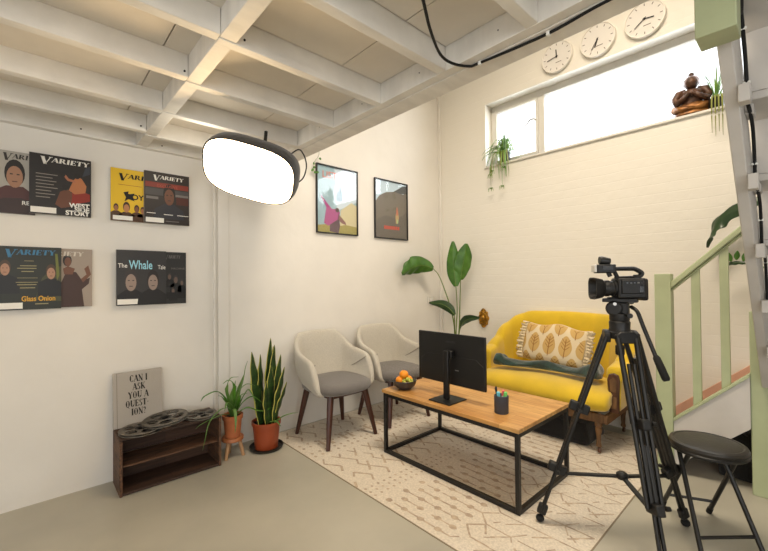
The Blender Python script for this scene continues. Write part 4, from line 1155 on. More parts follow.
SP = Vector((-2.765, 1.315, 0))
t0 = MB(); t0.lathe([(.001, .002), (.105, .002), (.118, .004), (.124, .022), (.120, .023), (.112, .008), (.001, .0065)], tuple(SP), 36)
t0.build('plant_saucer', M['black_pot'], ang=35, label='round black saucer on the floor under the red-brown pot of the snake plant', cat='saucer')
t = thing('snake_plant', 'tall upright snake plant with yellow-edged leaves in a red-brown plastic pot', 'plant', tuple(SP+Vector((0, 0, .0085))))
pot('pot', tuple(SP+Vector((0, 0, .0085))), .082, .103, .198, .024, M['terracotta_red'], t)
base = SP+Vector((0, 0, .19)); rs = random.Random(11)
SN = [(-.005, .02, .63, 0, .02, .03), (.03, -.05, .55, .0, -.075, .036), (.02, .05, .50, .01, .055, .034), (-.04, -.02, .47, -.02, .0, .032), (.05, .01, .44, .03, -.01, .036),
      (-.03, .05, .56, -.01, .03, .030), (.045, .05, .30, .05, .07, .028), (.0, -.03, .52, .01, -.02, .032), (.06, -.02, .34, .05, -.03, .030), (.02, .02, .58, .01, .035, .030), (-.05, .03, .42, -.03, .06, .028), (.055, .035, .42, .06, .055, .032)]
for i, (dx, dy, h, lx, ly, w) in enumerate(SN):
    b0 = base+Vector((dx, dy, 0)); az = math.atan2(dy, dx)+rs.uniform(-.5, .5)+PI/2*.3
    pts = [b0, b0+Vector((lx*.3, ly*.3, h*.35)), b0+Vector((lx*.7+rs.uniform(-.01, .01), ly*.7, h*.7)), b0+Vector((lx, ly, h))]
    b = MB(); sd = Vector((-.45+rs.uniform(-.25, .25), .9, 0))
    leaf_blade(b, pts, lambda q: w*(.80+.55*math.sin(min(q*1.35, 1)*PI*.62))*(1-max(0, q-.55)/.45)**.75+.0008, side=sd, fold=.18, n=20, m=5, wav=.10, edge_mi=1)
    b.build('leaf', [M['snake'], M['snake_edge']], t, ang=60, solid=.003)
for L_ in ([(.05, .03, .0), (.08, .09, .045), (.11, .15, .06), (.12, .20, .055)], [(.05, .0, .02), (.10, .03, .03), (.15, .04, .0)]):
    strap([base+Vector(p) for p in L_], .013, 'aloe', par=t)

# ================================================================== tall leafy plant behind the monitor
t = thing('bird_of_paradise_plant', 'tall plant with big paddle leaves in the corner beside the yellow sofa', 'plant', (-2.52, 3.36, 0))
BP = Vector((-2.50, 3.30, 0)); BP.z = FL
pot('pot', tuple(BP), .10, .13, .26, .03, M['terracotta'], t)
def paddle(stem, blade, w, side, m='leaf', fold=.25, wav=.05, tear=False):
    b = MB(); b.tube(bez(stem, 6), [.008-.004*i/((len(stem)-1)*6) for i in range((len(stem)-1)*6+1)], 8)
    so = b.build('stalk', M['stem'], t)
    b = MB(); leaf_blade(b, blade, lambda q: w*math.sin(PI*min(1, q*.93+.04))**.75*(1.15-.3*q)+.0008, side=side, fold=fold, n=30, m=6, wav=wav)
    b.build('leaf_blade', M[m], so, ang=70, solid=.0015)
    b = MB(); C_ = bez(blade, 6); b.tube(C_, [.0035*(1-i/len(C_))+.0008 for i in range(len(C_))], 6); b.build('midrib', M['stem'], so)
B0 = (BP.x, BP.y, .24)
paddle([B0, (-2.508, 3.30, .69), (-2.545, 3.29, .93), (-2.62, 3.28, 1.14), (-2.70, 3.28, 1.30), (-2.775, 3.28, 1.375)],
       [(-2.775, 3.28, 1.375), (-2.83, 3.19, 1.412), (-2.85, 3.08, 1.400), (-2.86, 2.98, 1.365), (-2.87, 2.885, 1.315)], .098, (.25, .35, 1), 'leaf', .55, .16)
paddle([B0, (-2.515, 3.33, .69), (-2.512, 3.35, .95), (-2.525, 3.35, 1.18)], [(-2.525, 3.35, 1.18), (-2.545, 3.35, 1.32), (-2.558, 3.35, 1.48), (-2.558, 3.35, 1.665)], .078, (.8, .45, 0), 'leaf', .30)
paddle([B0, (-2.50, 3.36, .69), (-2.505, 3.39, 1.0), (-2.50, 3.40, 1.25)], [(-2.50, 3.40, 1.25), (-2.475, 3.40, 1.38), (-2.445, 3.41, 1.52), (-2.435, 3.42, 1.635)], .094, (.6, .8, .0), 'leaf', .30)
paddle([B0, (-2.45, 3.22, .69), (-2.39, 3.14, .84), (-2.37, 3.12, .90)], [(-2.37, 3.12, .90), (-2.43, 3.10, .97), (-2.52, 3.08, 1.008), (-2.66, 3.07, 1.015)], .046, (.3, .2, 1), 'leaf_dark', .4)
paddle([B0, (-2.55, 3.38, .55), (-2.552, 3.43, .66), (-2.548, 3.44, .71)], [(-2.548, 3.44, .71), (-2.50, 3.44, .79), (-2.42, 3.44, .835), (-2.30, 3.45, .853)], .046, (0, .3, 1), 'leaf_dark', .35)

# ================================================================== window-sill plants and statue
HC = Vector((-2.125, 3.690, 2.476))
t = thing('spider_plant', 'trailing spider plant in a dark pot at the left end of the high window sill', 'plant', tuple(HC))
b = MB(); b.lathe([(.001, .003), (.042, .003), (.045, 0), (.056, .10), (.053, .103), (.048, .09), (.001, .085)], tuple(HC), 24); b.build('pot', M['black_pot'], t)
rs = random.Random(21)
for i in range(72):
    a = rs.uniform(0, 2*PI); up_ = rs.uniform(.03, .17); out = rs.uniform(.08, .23); dr = rs.uniform(-.02, .14)
    if math.sin(a) > .35: dr = min(dr, .02); out = min(out, .07)
    d = Vector((math.cos(a), min(math.sin(a), .3) if math.cos(a) > -.2 else min(math.sin(a), -.40), 0)); o_ = HC+Vector((0, 0, .09))
    pts = [o_+d*.01, o_+d*out*.4+Vector((0, 0, up_)), o_+d*out*.8+Vector((0, 0, up_*.75-dr*.3)), o_+d*out+Vector((0, 0, up_*.2-dr))]
    strap(pts, .0085, 'spider' if i % 3 else 'blue_leaf', par=t, fold=.2)
for i in range(16):
    x = rs.uniform(-.085, .085); L_ = rs.uniform(.03, .19) if i > 1 else .26
    o_ = HC+Vector((x*.3, -.03, .09)); pts = [o_, o_+Vector((x*.6, -.055, .02)), o_+Vector((x, -.075, -.10)), o_+Vector((x*1.1, -.075, -.10-L_*.5)), o_+Vector((x*1.05, -.07, -.10-L_))]
    strap(pts, .0065 if i > 3 else .004, 'spider' if i % 2 else 'dry_leaf', par=t, fold=.2)
    if i < 5:
        e_ = pts[-1]
        for k in range(5):
            a = 2*PI*k/5+i; strap([e_, e_+Vector((.02*math.cos(a), -.01+.012*math.sin(a), .012)), e_+Vector((.034*math.cos(a), -.012, -.03))], .004, 'spider', par=t)
HC = Vector((-.425, 3.700, 2.476))
t = thing('sill_plant', 'spiky pale trailing plant at the right end of the high window sill, beside the statue', 'plant', tuple(HC))
b = MB(); b.lathe([(.001, .003), (.040, .003), (.043, 0), (.052, .08), (.049, .082), (.044, .07), (.001, .068)], tuple(HC), 24); b.build('pot', M['black_pot'], t)
for i in range(26):
    a = rs.uniform(0, 2*PI); up_ = rs.uniform(.06, .26); out = rs.uniform(.03, .12)
    d = Vector((math.cos(a), math.sin(a)*.5, 0)); o_ = HC+Vector((0, -.005, .07))
    strap([o_, o_+d*out*.5+Vector((0, 0, up_*.7)), o_+d*out+Vector((0, 0, up_))], .0055, 'blue_leaf' if i % 2 else 'spider', par=t)
for i in range(4):
    x = -.01+.014*i; o_ = HC+Vector((x, -.03, .07)); L_ = .17+.03*(i % 2)
    strap([o_, o_+Vector((x*.3, -.05, .01)), o_+Vector((x*.4, -.068, -.09)), o_+Vector((x*.4, -.065, -.09-L_))], .006, 'dry_leaf', par=t)

SB = Vector((-.565, 3.695, 2.476)); s_ = 1.02
t = thing('statue', 'small bronze-coloured statue of a seated praying figure on the high window sill', 'statue', tuple(SB))
def SV(x, y, z): return SB+Vector((x*1.10*.99-y*.14, y*.99+x*1.1*.14, z))*s_     # figure turned a little
SR = Matrix.Rotation(R_(8), 3, 'Z')
b = MB(); b.lathe([(.10, 0), (.108, .006), (.104, .022), (.09, .03)], SV(0, 0, 0), 30, SR, 1.0, .62); b.build('base', M['bronze_gold'], t)
b = MB()
b.ell(SV(0, -.004, .052), (.112*s_, .062*s_, .046*s_), 36, 14, SR, fn=lambda d: 1+.045*math.sin(18*math.atan2(d.y, d.x)))
for k in (-1, 1): b.tube([SV(k*.03, .01, .07), SV(k*.088, -.014, .058), SV(k*.05, -.055, .045), SV(-k*.02, -.062, .040)], [.034, .030, .022, .014], 12)
b.build('crossed_legs_robe', M['bronze_gold'], t, ang=180)
b = MB()
b.lathe([(.072, .06), (.070, .09), (.074, .13), (.078, .160), (.066, .186), (.030, .200), (.024, .218)], SV(0, .0, 0), 22, SR, 1.0, .68)
for k in (-1, 1): b.tube([SV(k*.030, .0, .188), SV(k*.070, .0, .178), SV(k*.088, -.008, .138), SV(k*.080, -.030, .100), SV(k*.045, -.058, .118), SV(k*.008, -.066, .150)], [.022, .029, .027, .025, .019, .013], 10)
b.ell(SV(0, -.058, .150), (.010, .008, .024), 10, 8)
b.ell(SV(0, -.005, .243), (.046, .046, .052), 18, 12, SR)
b.build('body', M['bronze'], t, ang=180)
b = MB()
b.ell(SV(0, .006, .256), (.050, .046, .046), 16, 10, SR); b.ell(SV(0, .004, .306), (.019, .017, .018), 12, 8)
b.build('hair', M['bronze'], t)
b = MB(); b.lathe([(.038, -.002), (.047, 0), (.038, .002)], SV(0, .0, .262), 20, SR); b.build('head_band', M['bronze_gold'], t)
b = MB(); b.ell(SV(-.038, .0, .238), (.007, .008, .016), 8, 6); b.ell(SV(.038, .0, .238), (.007, .008, .016), 8, 6); b.build('ears', M['bronze'], t)
b = MB(); b.ell(SV(0, -.048, .238), (.004, .006, .006), 8, 6); b.build('nose', M['bronze'], t)

# plant on the stair landing
LP = Vector((.10, 3.40, .681))
t = thing('landing_plant', 'leafy plant with drooping deep green leaves behind the sage green stair rail', 'plant', tuple(LP))
pot('pot', tuple(LP), .08, .10, .19, .025, M['terracotta'], t)
def spray(stem, blade, w, side, m='leaf_dark', wav=.05, fold=.3):
    b = MB(); b.tube(bez(stem, 6), .005, 8); so = b.build('stalk', M['stem'], t)
    b = MB(); leaf_blade(b, blade, lambda q: w*math.sin(PI*min(1, q*.93+.04))**.6*(1+.16*math.sin(q*26))+.0008, side=side, fold=fold, n=34, m=5, wav=wav)
    b.build('leaf_blade', M[m], so, ang=70, solid=.0015)
o_ = LP+Vector((0, 0, .17))
spray([o_, (.08, 3.44, 1.2), (-.02, 3.47, 1.60), (-.16, 3.48, 1.755)], [(-.16, 3.48, 1.755), (-.28, 3.49, 1.72), (-.395, 3.50, 1.64), (-.445, 3.50, 1.55), (-.468, 3.50, 1.46)], .045, (.3, .2, 1), wav=.1)
spray([o_, (-.02, 3.44, 1.1), (-.14, 3.47, 1.28), (-.24, 3.48, 1.335)], [(-.24, 3.48, 1.335), (-.29, 3.49, 1.348), (-.34, 3.5, 1.345), (-.385, 3.5, 1.335)], .012, (0, .3, 1))
for (x, z, dx) in ((-.34, 1.355, -.012), (-.315, 1.365, .008), (-.28, 1.355, .012), (-.365, 1.345, -.02)):
    b = MB(); leaf_blade(b, [(x, 3.49, z), (x+dx*.6, 3.487, z+.03), (x+dx, 3.485, z+.062)], lambda q: .015*math.sin(PI*min(1, q*.9+.06))+.0005, side=(1, .3, 0), n=10); b.build('leaf_blade', M['leaf'], t, solid=.001)
# ================================================================== magazines on the left wall
def magazine(label, y0, z0, y1, z1, off, base, th=.016):
    """a cover facing +X; returns the root and a function giving points on the cover"""
    x = XL+off
    t = thing('magazine', label, 'magazine', (x, (y0+y1)/2, z0), 0, 'magazines mounted on the left wall')
    MB().box(x, x+th, y0, y1, z0, z1).build('page_block', M['pages'], t)
    MB().box(x+th, x+th+.0012, y0, y1, z0, z1).build('cover', base, t)
    X = x+th+.0014
    def P(u, v, l=0.): return Vector((X+l, y0+(y1-y0)*u, z0+(z1-z0)*v))
    return t, P, X, (y1-y0), (z1-z0)
YV, ZV = Vector((0, 1, 0)), Vector((0, 0, 1))
def shape(t, P, pts, m, name, l=0.0, label=None):
    pts = [(min(1, max(0, p[0])), min(1, max(0, p[1]))) for p in pts]
    b = MB(); b.prism(pts, P(0, 0, l), P(1, 0)-P(0, 0), P(0, 1)-P(0, 0), (1, 0, 0), .0003)
    return b.build(name, m, t, label=label)
def ellp(cu, cv, ru, rv, n=18, a=0):
    return [(cu+ru*math.cos(a)*math.cos(2*PI*k/n)-rv*math.sin(a)*math.sin(2*PI*k/n), cv+ru*math.sin(a)*math.cos(2*PI*k/n)+rv*math.cos(a)*math.sin(2*PI*k/n)) for k in range(n)]
def rect(u0, v0, u1, v1): return [(u0, v0), (u1, v0), (u1, v1), (u0, v1)]
def vtitle(t, P, u, v, w, m, h=.042, txt='VARIETY', cut=None):
    """the slanted serif masthead with a tall initial"""
    s_ = P(1, 0)-P(0, 0); W = s_.length; b = MB(); ex = Vector((0, 1, 0)); ey = Vector((0, .16, 1)).normalized()
    o = P(u, v-.025, .0006); full = word_len(txt[1:], h*.74, 1.0)+h*.74
    xs = w*W/full
    glyph_word(b, txt[0], o, ex, ey, h*1.15, xs*.95)
    word = txt[1:] if cut is None else txt[1:cut]
    glyph_word(b, word, o+ex*h*.80*xs+ey*h*.40, ex, ey, h*.72, xs)
    b.build('masthead', m, t)
def person(t, P, cu, cv, s_, skin, hair, cloth, l=.0004, face=True):
    shape(t, P, [(cu-.22*s_, cv-.40*s_), (cu+.22*s_, cv-.40*s_), (cu+.20*s_, cv-.16*s_), (cu+.07*s_, cv-.09*s_), (cu-.07*s_, cv-.09*s_), (cu-.20*s_, cv-.16*s_)], cloth, 'printed_jacket', l)
    shape(t, P, ellp(cu, cv+.03*s_, .085*s_, .125*s_), hair, 'printed_hair', l+.0002)
    shape(t, P, ellp(cu, cv-.005*s_, .068*s_, .10*s_), skin, 'printed_face', l+.0005)
    if face:
        for k in (-1, 1): shape(t, P, rect(cu+k*.028*s_-.012*s_, cv+.014*s_, cu+k*.028*s_+.012*s_, cv+.024*s_), hair, 'printed_eye', l+.0008)
        shape(t, P, rect(cu-.022*s_, cv-.052*s_, cu+.022*s_, cv-.044*s_), cloth, 'printed_mouth', l+.0008)
def lines(t, P, rows, m, l=.0005):
    b = MB()
    for (u0, v, u1, h_) in rows:
        b.prism(rect(u0, v, u1, v+h_), P(0, 0, l), P(1, 0)-P(0, 0), P(0, 1)-P(0, 0), (1, 0, 0), .0003)
    b.build('small_print', m, t)
def txt(t, P, s, u, v, size, m, name='headline', xs=1., thick=0., align='LEFT', l=.0007):
    return text_mesh(s, size, name, m, t, P(u, v, l), (0, 1, 0), (0, 0, 1), align, thick, .0002, xs)
WL = lambda t, P, u=.03: shape(t, P, rect(u, .02, u+.40, .115), M['paper'], 'address_label', .0006)
C = flat
# 1 grey cover, partly out of frame
t, P, X, W, Hh = magazine('pale grey magazine with a dark-haired man, at the far left edge of the top row', -.262, 1.640, .020, 1.986, .002, C('pale_grey', (.66, .645, .61)))
vtitle(t, P, .52, .87, .62, C('dk', (.18, .17, .16)), .036, cut=4)
person(t, P, .70, .60, 1.75, C('skin_a', (.62, .46, .36)), C('hair_a', (.10, .08, .07)), C('maroon', (.30, .16, .15)))
shape(t, P, [(.3, 0), (1, 0), (1, .18), (.8, .26), (.55, .24), (.3, .12)], C('maroon_d', (.20, .13, .12)), 'printed_coat', .0009)
lines(t, P, [(.55, .03, .80, .012), (.55, .06, .76, .01)], C('grey_t', (.5, .48, .45)))
WL(t, P, .42)
txt(t, P, 'RE', .80, .155, .030, M['paper'], thick=.0006, l=.0013)
# 2 black cover
t, P, X, W, Hh = magazine('black magazine with dancers in red and WEST SIDE STORY lettering, top row', -.006, 1.650, .273, 1.995, .020, C('black_c', (.12, .105, .10)))
vtitle(t, P, .16, .86, .80, M['paper'], .038)
shape(t, P, [(.44, .24), (.62, .18), (.98, .28), (.98, .40), (.80, .46), (.70, .42), (.60, .34)], C('red_d', (.55, .16, .10)), 'printed_dress', .0004)
shape(t, P, [(.62, .44), (.72, .38), (.90, .42), (.92, .54), (.84, .66), (.76, .70), (.70, .62)], C('amber', (.70, .44, .27)), 'printed_dancer', .0006)
shape(t, P, [(.40, .18), (.50, .12), (.66, .16), (.68, .38), (.60, .46), (.48, .40)], C('brown_d', (.40, .24, .16)), 'printed_dancer', .0005)
shape(t, P, ellp(.76, .70, .05, .05), C('hair_a', (.10, .08, .07)), 'printed_hair', .0008)
shape(t, P, ellp(.56, .48, .055, .05), C('hair_a', (.10, .08, .07)), 'printed_hair', .0008)
shape(t, P, [(.55, .66), (.60, .60), (.74, .58), (.72, .62), (.62, .64), (.57, .70)], C('skin_b', (.66, .42, .30)), 'printed_arm', .0009)
shape(t, P, [(.85, .70), (.98, .76), (.98, .90), (.90, .86)], C('navy', (.20, .22, .26)), 'printed_backdrop', .0004)
lines(t, P, [(.10, .66-.055*k, .10+w_, .013) for k, w_ in enumerate((.34, .26, .32, .28, .34, .24, .30, .22))], C('grey_t2', (.55, .52, .48)))
for k, s_ in enumerate(('WEST', 'SIDE', 'STORY')): txt(t, P, s_, .97, .150-.066*k, .037, M['paper'], xs=.98, thick=.0014, align='RIGHT')
WL(t, P, .02)
# 3 yellow
t, P, X, W, Hh = magazine('yellow magazine with BOYS lettering, left one of the pair in the top row', .373, 1.648, .655, 1.985, .004, C('yellow_c', (.88, .72, .10)))
vtitle(t, P, .14, .80, .84, M['ink'], .040, cut=5)
shape(t, P, [(.24, .55), (.34, .58), (.33, .52), (.46, .55), (.42, .47), (.46, .40), (.34, .43), (.26, .38), (.29, .46)], M['ink'], 'printed_splash', .0005)
txt(t, P, 'BOYS', .30, .43, .048, M['ink'], thick=.0012, l=.0009)
lines(t, P, [(.14, .69, .60, .008)], C('red_t', (.65, .35, .10)))
for cu, cv, s_, sk in ((.10, .24, .55, (.60, .40, .25)), (.30, .25, .8, (.70, .48, .30)), (.50, .24, .6, (.48, .30, .18)), (.62, .22, .55, (.66, .45, .3))):
    person(t, P, cu, cv, s_, C('sk%02d' % int(cu*100), sk), C('hair_b', (.22, .13, .07)), C('brown_x', (.30, .19, .10)), face=False)
shape(t, P, rect(0, 0, 1, .10), C('brown_x', (.30, .19, .10)), 'printed_crowd', .0013)
shape(t, P, rect(.04, .02, .42, .10), M['paper'], 'address_label', .0018)
# 4 dark red
t, P, X, W, Hh = magazine('dark magazine with a bearded man and a red band, right one of the top pair', .553, 1.648, .828, 1.995, .022, C('dark_c', (.17, .14, .13)))
vtitle(t, P, .18, .855, .68, M['paper'], .034)
shape(t, P, rect(.02, .70, .98, .80), C('redband', (.50, .17, .11)), 'printed_band', .0004)
shape(t, P, rect(.02, .55, .98, .68), C('slate', (.27, .26, .26)), 'printed_backdrop', .0004)
shape(t, P, rect(.04, .47, .30, .52), C('pl', (.45, .43, .41)), 'printed_stripe', .0005); shape(t, P, rect(.68, .56, .98, .60), C('pl', (.45, .43, .41)), 'printed_stripe', .0005)
shape(t, P, rect(.70, .40, .98, .55), C('rust', (.30, .14, .10)), 'printed_backdrop', .0004)
person(t, P, .54, .54, 1.6, C('skin_c', (.42, .27, .19)), C('hair_c', (.08, .06, .05)), C('navy_c', (.17, .17, .20)))
shape(t, P, rect(0, 0, 1, .10), C('dark_c', (.17, .14, .13)), 'printed_band', .0014)
lines(t, P, [(.05, .19, .24, .012), (.42, .18, .62, .012), (.72, .18, .98, .012)], M['paper'], .0016)
txt(t, P, 'EXCLUSIVE', .50, .715, .026, C('redt', (.62, .26, .17)), thick=.0004, align='CENTER', l=.0009)
lines(t, P, [(.46, .05, .76, .014)], C('pl', (.45, .43, .41)), .0017)
shape(t, P, rect(.03, .02, .42, .11), M['paper'], 'address_label', .0018)
# 5 green-dark with gold lettering
t, P, X, W, Hh = magazine('dark green magazine with blue masthead and gold GLASS ONION lettering, lower row', -.150, 1.106, .134, 1.458, .022, C('green_c', (.13, .14, .10)))
vtitle(t, P, .16, .85, .74, C('blue_m', (.22, .47, .62)), .040)
shape(t, P, [(0, .30), (.12, .34), (.16, .55), (.10, .72), (0, .72)], C('olive', (.22, .22, .14)), 'printed_foliage', .0003)
shape(t, P, [(.60, .15), (1, .12), (1, .70), (.86, .66), (.70, .50)], C('olive2', (.26, .26, .15)), 'printed_foliage', .0003)
person(t, P, .17, .64, .95, C('skin_d', (.66, .50, .40)), C('hair_d', (.28, .20, .13)), C('blk', (.07, .07, .07)))
person(t, P, .84, .58, .95, C('skin_d', (.66, .50, .40)), C('hair_d', (.28, .20, .13)), C('blk', (.07, .07, .07)))
shape(t, P, [(.90, .9), (.94, .9), (.97, .55), (.93, .45)], C('leafy', (.40, .42, .16)), 'printed_foliage', .0012)
lines(t, P, [(.44, .77, .58, .008), (.38, .69, .62, .012), (.34, .65, .62, .012), (.40, .60, .58, .012), (.34, .50, .64, .006), (.32, .43, .64, .008), (.34, .39, .62, .012), (.38, .34, .60, .012)], C('gold_t', (.62, .58, .40)))
txt(t, P, 'Glass Onion', .40, .135, .040, C('gold_b', (.82, .62, .14)), xs=.72, thick=.0009, l=.0011)
lines(t, P, [(.60, .08, .80, .014)], C('gold_t', (.62, .58, .40)))
WL(t, P, .02)
# 6 beige with a woman
t, P, X, W, Hh = magazine('beige magazine with a woman in brown lace, right one in the lower row', .005, 1.110, .280, 1.456, .003, C('beige_c', (.60, .55, .50)))
vtitle(t, P, .12, .86, .72, C('pale_m', (.80, .77, .72)), .036)
shape(t, P, [(.44, 0), (.86, 0), (.82, .30), (.94, .40), (.96, .50), (.82, .46), (.72, .60), (.56, .62), (.46, .40)], C('lace', (.24, .15, .12)), 'printed_gown', .0004)
shape(t, P, [(.84, .42), (.98, .56), (.93, .72), (.86, .66), (.90, .56), (.80, .48)], C('skin_e', (.42, .27, .19)), 'printed_arm', .0006)
shape(t, P, [(.52, .56), (.66, .56), (.70, .66), (.58, .70), (.50, .66)], C('skin_e', (.42, .27, .19)), 'printed_shoulders', .0007)
shape(t, P, ellp(.57, .80, .075, .10), C('hair_a', (.10, .08, .07)), 'printed_hair', .0008)
shape(t, P, ellp(.58, .775, .055, .08), C('skin_e', (.42, .27, .19)), 'printed_face', .0011)
# 7 / 8 whale
t, P, X, W, Hh = magazine('dark grey magazine with two men and The Whale lettering, left one of the lower pair', .400, 1.105, .682, 1.462, .022, C('grey_c', (.20, .195, .20)))
person(t, P, .28, .42, 1.55, C('skin_f', (.58, .51, .47)), C('hair_e', (.22, .20, .20)), C('blk2', (.10, .10, .11)))
person(t, P, .72, .42, 1.45, C('skin_f', (.58, .51, .47)), C('hair_f', (.16, .14, .14)), C('blk2', (.10, .10, .11)), l=.0014)
txt(t, P, 'The', .03, .68, .040, M['paper'], xs=.80, thick=.0003, l=.0028)
txt(t, P, 'Whale', .24, .66, .080, C('ice', (.62, .84, .90)), xs=.62, thick=.0012, l=.0028)
txt(t, P, 'Tale', .82, .66, .040, M['paper'], xs=.66, thick=.0002, l=.0028)
WL(t, P, .02)
t, P, X, W, Hh = magazine('dark magazine with small figures and MACHINE lettering, right one of the lower pair', .536, 1.104, .812, 1.460, .002, C('night_c', (.16, .16, .165)))
vtitle(t, P, .50, .87, .36, C('grey_m', (.42, .41, .40)), .030, txt='VARIETY')
txt(t, P, 'MACHINE', .97, .665, .018, C('pl', (.45, .43, .41)), xs=1.1, align='RIGHT')
for cu, cv, s_ in ((.62, .52, .5), (.76, .46, .62), (.90, .40, .45), (.70, .24, .45)):
    person(t, P, cu, cv, s_, C('skin_g', (.40, .33, .29)), C('hair_e', (.22, .20, .20)), C('blk3', (.09, .09, .10)), face=False)
shape(t, P, rect(.55, .10, .98, .22), C('blk3', (.09, .09, .10)), 'printed_ground', .0012)

# ================================================================== framed posters
def poster(label, y0, y1, z0, z1):
    t = thing('framed_poster', label, 'picture', (XL, (y0+y1)/2, z0), 0, 'framed posters on the white wall'); f_ = .011; d_ = .022
    b = MB()
    b.box(XL+.0005, XL+d_, y0, y0+f_, z0, z1); b.box(XL+.0005, XL+d_, y1-f_, y1, z0, z1); b.box(XL+.0005, XL+d_, y0+f_, y1-f_, z0, z0+f_); b.box(XL+.0005, XL+d_, y0+f_, y1-f_, z1-f_, z1)
    b.build('frame', M['black_plastic'], t, bevel=.0015)
    MB().box(XL+.001, XL+.006, y0+f_, y1-f_, z0+f_, z1-f_).build('backing', M['pages'], t)
    a0, a1, c0, c1 = y0+f_, y1-f_, z0+f_, z1-f_
    def P(u, v, l=0.): return Vector((XL+.0065+l, a0+(a1-a0)*u, c0+(c1-c0)*v))
    b = MB(); b.box(XL+.0165, XL+.0175, a0, a1, c0, c1); b.build('glazing', M['glass'], t)
    return t, P
t, P = poster('black-framed poster of a figure in magenta with arms flung wide under a blue sky', 1.897, 2.372, 1.688, 2.320)
shape(t, P, rect(0, 0, 1, 1), C('sky_b', (.60, .72, .76)), 'print', 0)
shape(t, P, [(.50, .35), (1, .52), (1, 1), (.42, 1), (.46, .8), (.40, .62)], C('sky_w', (.80, .86, .90)), 'printed_cloud', .0004)
shape(t, P, [(.55, .1), (1, .12), (1, .46), (.86, .50), (.70, .42), (.58, .36)], C('sand', (.80, .76, .60)), 'printed_hill', .0008)
shape(t, P, [(.46, .50), (.62, .50), (.62, .66), (.585, .66), (.58, .74), (.555, .74), (.55, .66), (.50, .64)], C('tower', (.50, .64, .72)), 'printed_tower', .0009)
shape(t, P, [(0, 0), (1, 0), (1, .12), (.70, .14), (.45, .10), (.2, .12), (0, .10)], C('field', (.62, .58, .30)), 'printed_field', .0012)
shape(t, P, [(.30, .02), (.52, .0), (.56, .12), (.52, .30), (.36, .32), (.30, .16)], C('trunk_p', (.36, .26, .30)), 'printed_trousers', .0016)
shape(t, P, [(.16, .14), (.26, .10), (.52, .22), (.56, .33), (.44, .37), (.36, .36), (.22, .46), (.10, .55), (.09, .53), (.22, .38)], C('magenta', (.66, .28, .52)), 'printed_coat', .0020)
shape(t, P, [(.52, .30), (.70, .18), (.72, .14), (.60, .16), (.50, .22)], C('skin_h', (.52, .36, .34)), 'printed_arm', .0020)
shape(t, P, ellp(.49, .355, .05, .035), C('hair_p', (.30, .22, .22)), 'printed_head', .0024)
txt(t, P, 'LIST', .12, .825, .090, M['red_light'], 'headline', xs=1.0, thick=.0, l=.0026)
t, P = poster('black-framed dark poster with a bright flame and red title along its foot', 2.593, 3.076, 1.688, 2.308)
shape(t, P, rect(0, 0, 1, 1), C('murk', (.44, .41, .36)), 'print', 0)
shape(t, P, [(0, .60), (.12, .72), (.32, .80), (.60, .84), (.9, .82), (1, .90), (1, 1), (0, 1)], C('dusk', (.76, .84, .88)), 'printed_sky', .0004)
shape(t, P, [(.58, .84), (.78, .82), (1, .84), (1, .98), (.86, .96), (.72, .90)], C('rock', (.28, .29, .29)), 'printed_rock', .0008)
shape(t, P, [(0, 0), (1, 0), (1, .50), (.7, .36), (.3, .40), (0, .28)], C('murk2', (.38, .355, .32)), 'printed_hill', .0006)
shape(t, P, [(.64, .27), (.71, .27), (.74, .38), (.71, .50), (.67, .50), (.63, .40)], C('flame', (.72, .60, .42)), 'printed_flame', .0012)
shape(t, P, [(.655, .42), (.71, .42), (.70, .55), (.68, .58), (.66, .52)], C('flame2', (.76, .42, .30)), 'printed_flame', .0014)
shape(t, P, ellp(.69, .31, .03, .04), C('flame3', (.66, .74, .52)), 'printed_glow', .0016)
b = MB()
for k in range(8): b.prism(rect(.27+.062*k, .155, .27+.062*k+.046, .215), P(0, 0, .0012), P(1, 0)-P(0, 0), P(0, 1)-P(0, 0), (1, 0, 0), .0003)
b.build('title_lettering', C('red_ttl', (.78, .25, .17)), t)

# ================================================================== clocks
def clock(label, x, z, ha, ma):
    r = .143; t = thing('wall_clock', label, 'clock', (x, YB, z-r), 0, 'three round clocks above the high window')
    Rm = Matrix(((1, 0, 0), (0, 0, 1), (0, -1, 0))).transposed()     # lathe axis -> -Y
    Rm = Matrix((Vector((1, 0, 0)), Vector((0, 0, 1)), Vector((0, -1, 0)))).transposed()
    b = MB(); b.lathe([(r, .0005), (r, .030), (r-.003, .035), (r-.008, .035), (r-.010, .028)], (x, YB, z), 44, Rm, cap=False); b.build('rim', M['clock_rim'], t, ang=35)
    b = MB(); b.lathe([(.001, .024), (r-.009, .024), (r-.009, .0275), (.001, .0275)], (x, YB, z), 44, Rm); fc = b.build('dial', M['clock_face'], t)
    Yf = YB-.0280
    def D(a, q, l=0): return Vector((x+q*math.sin(a), Yf-l, z+q*math.cos(a)))
    for k in range(12):
        b = MB(); b.bar(D(PI*k/6, .104), D(PI*k/6, .122), .006, .0008, up=(0, 1, 0)); b.build('hour_mark', M['grey_ink'], fc)
    b = MB(); b.box(x-.010, x+.042, Yf-.0006, Yf, z-.058, z-.052); b.build('printed_line', M['grey_ink'], fc)
    b = MB(); b.bar(D(ha, -.012, .004), D(ha, .066, .004), .0085, .001, up=(0, 1, 0)); b.build('hour_hand', M['ink'], t)
    b = MB(); b.bar(D(ma, -.015, .007), D(ma, .088, .007), .0058, .001, up=(0, 1, 0)); b.build('minute_hand', M['ink'], t)
    b = MB(); b.lathe([(.006, 0), (.006, .012)], D(0, 0), 12, Rm); b.build('centre_cap', M['ink'], t)
clock('left clock of the three, hands at a quarter to twelve', -1.543, 3.328, R_(-3), R_(-100))
clock('middle clock of the three, both hands pointing down to the lower left', -1.191, 3.322, R_(198), R_(212))
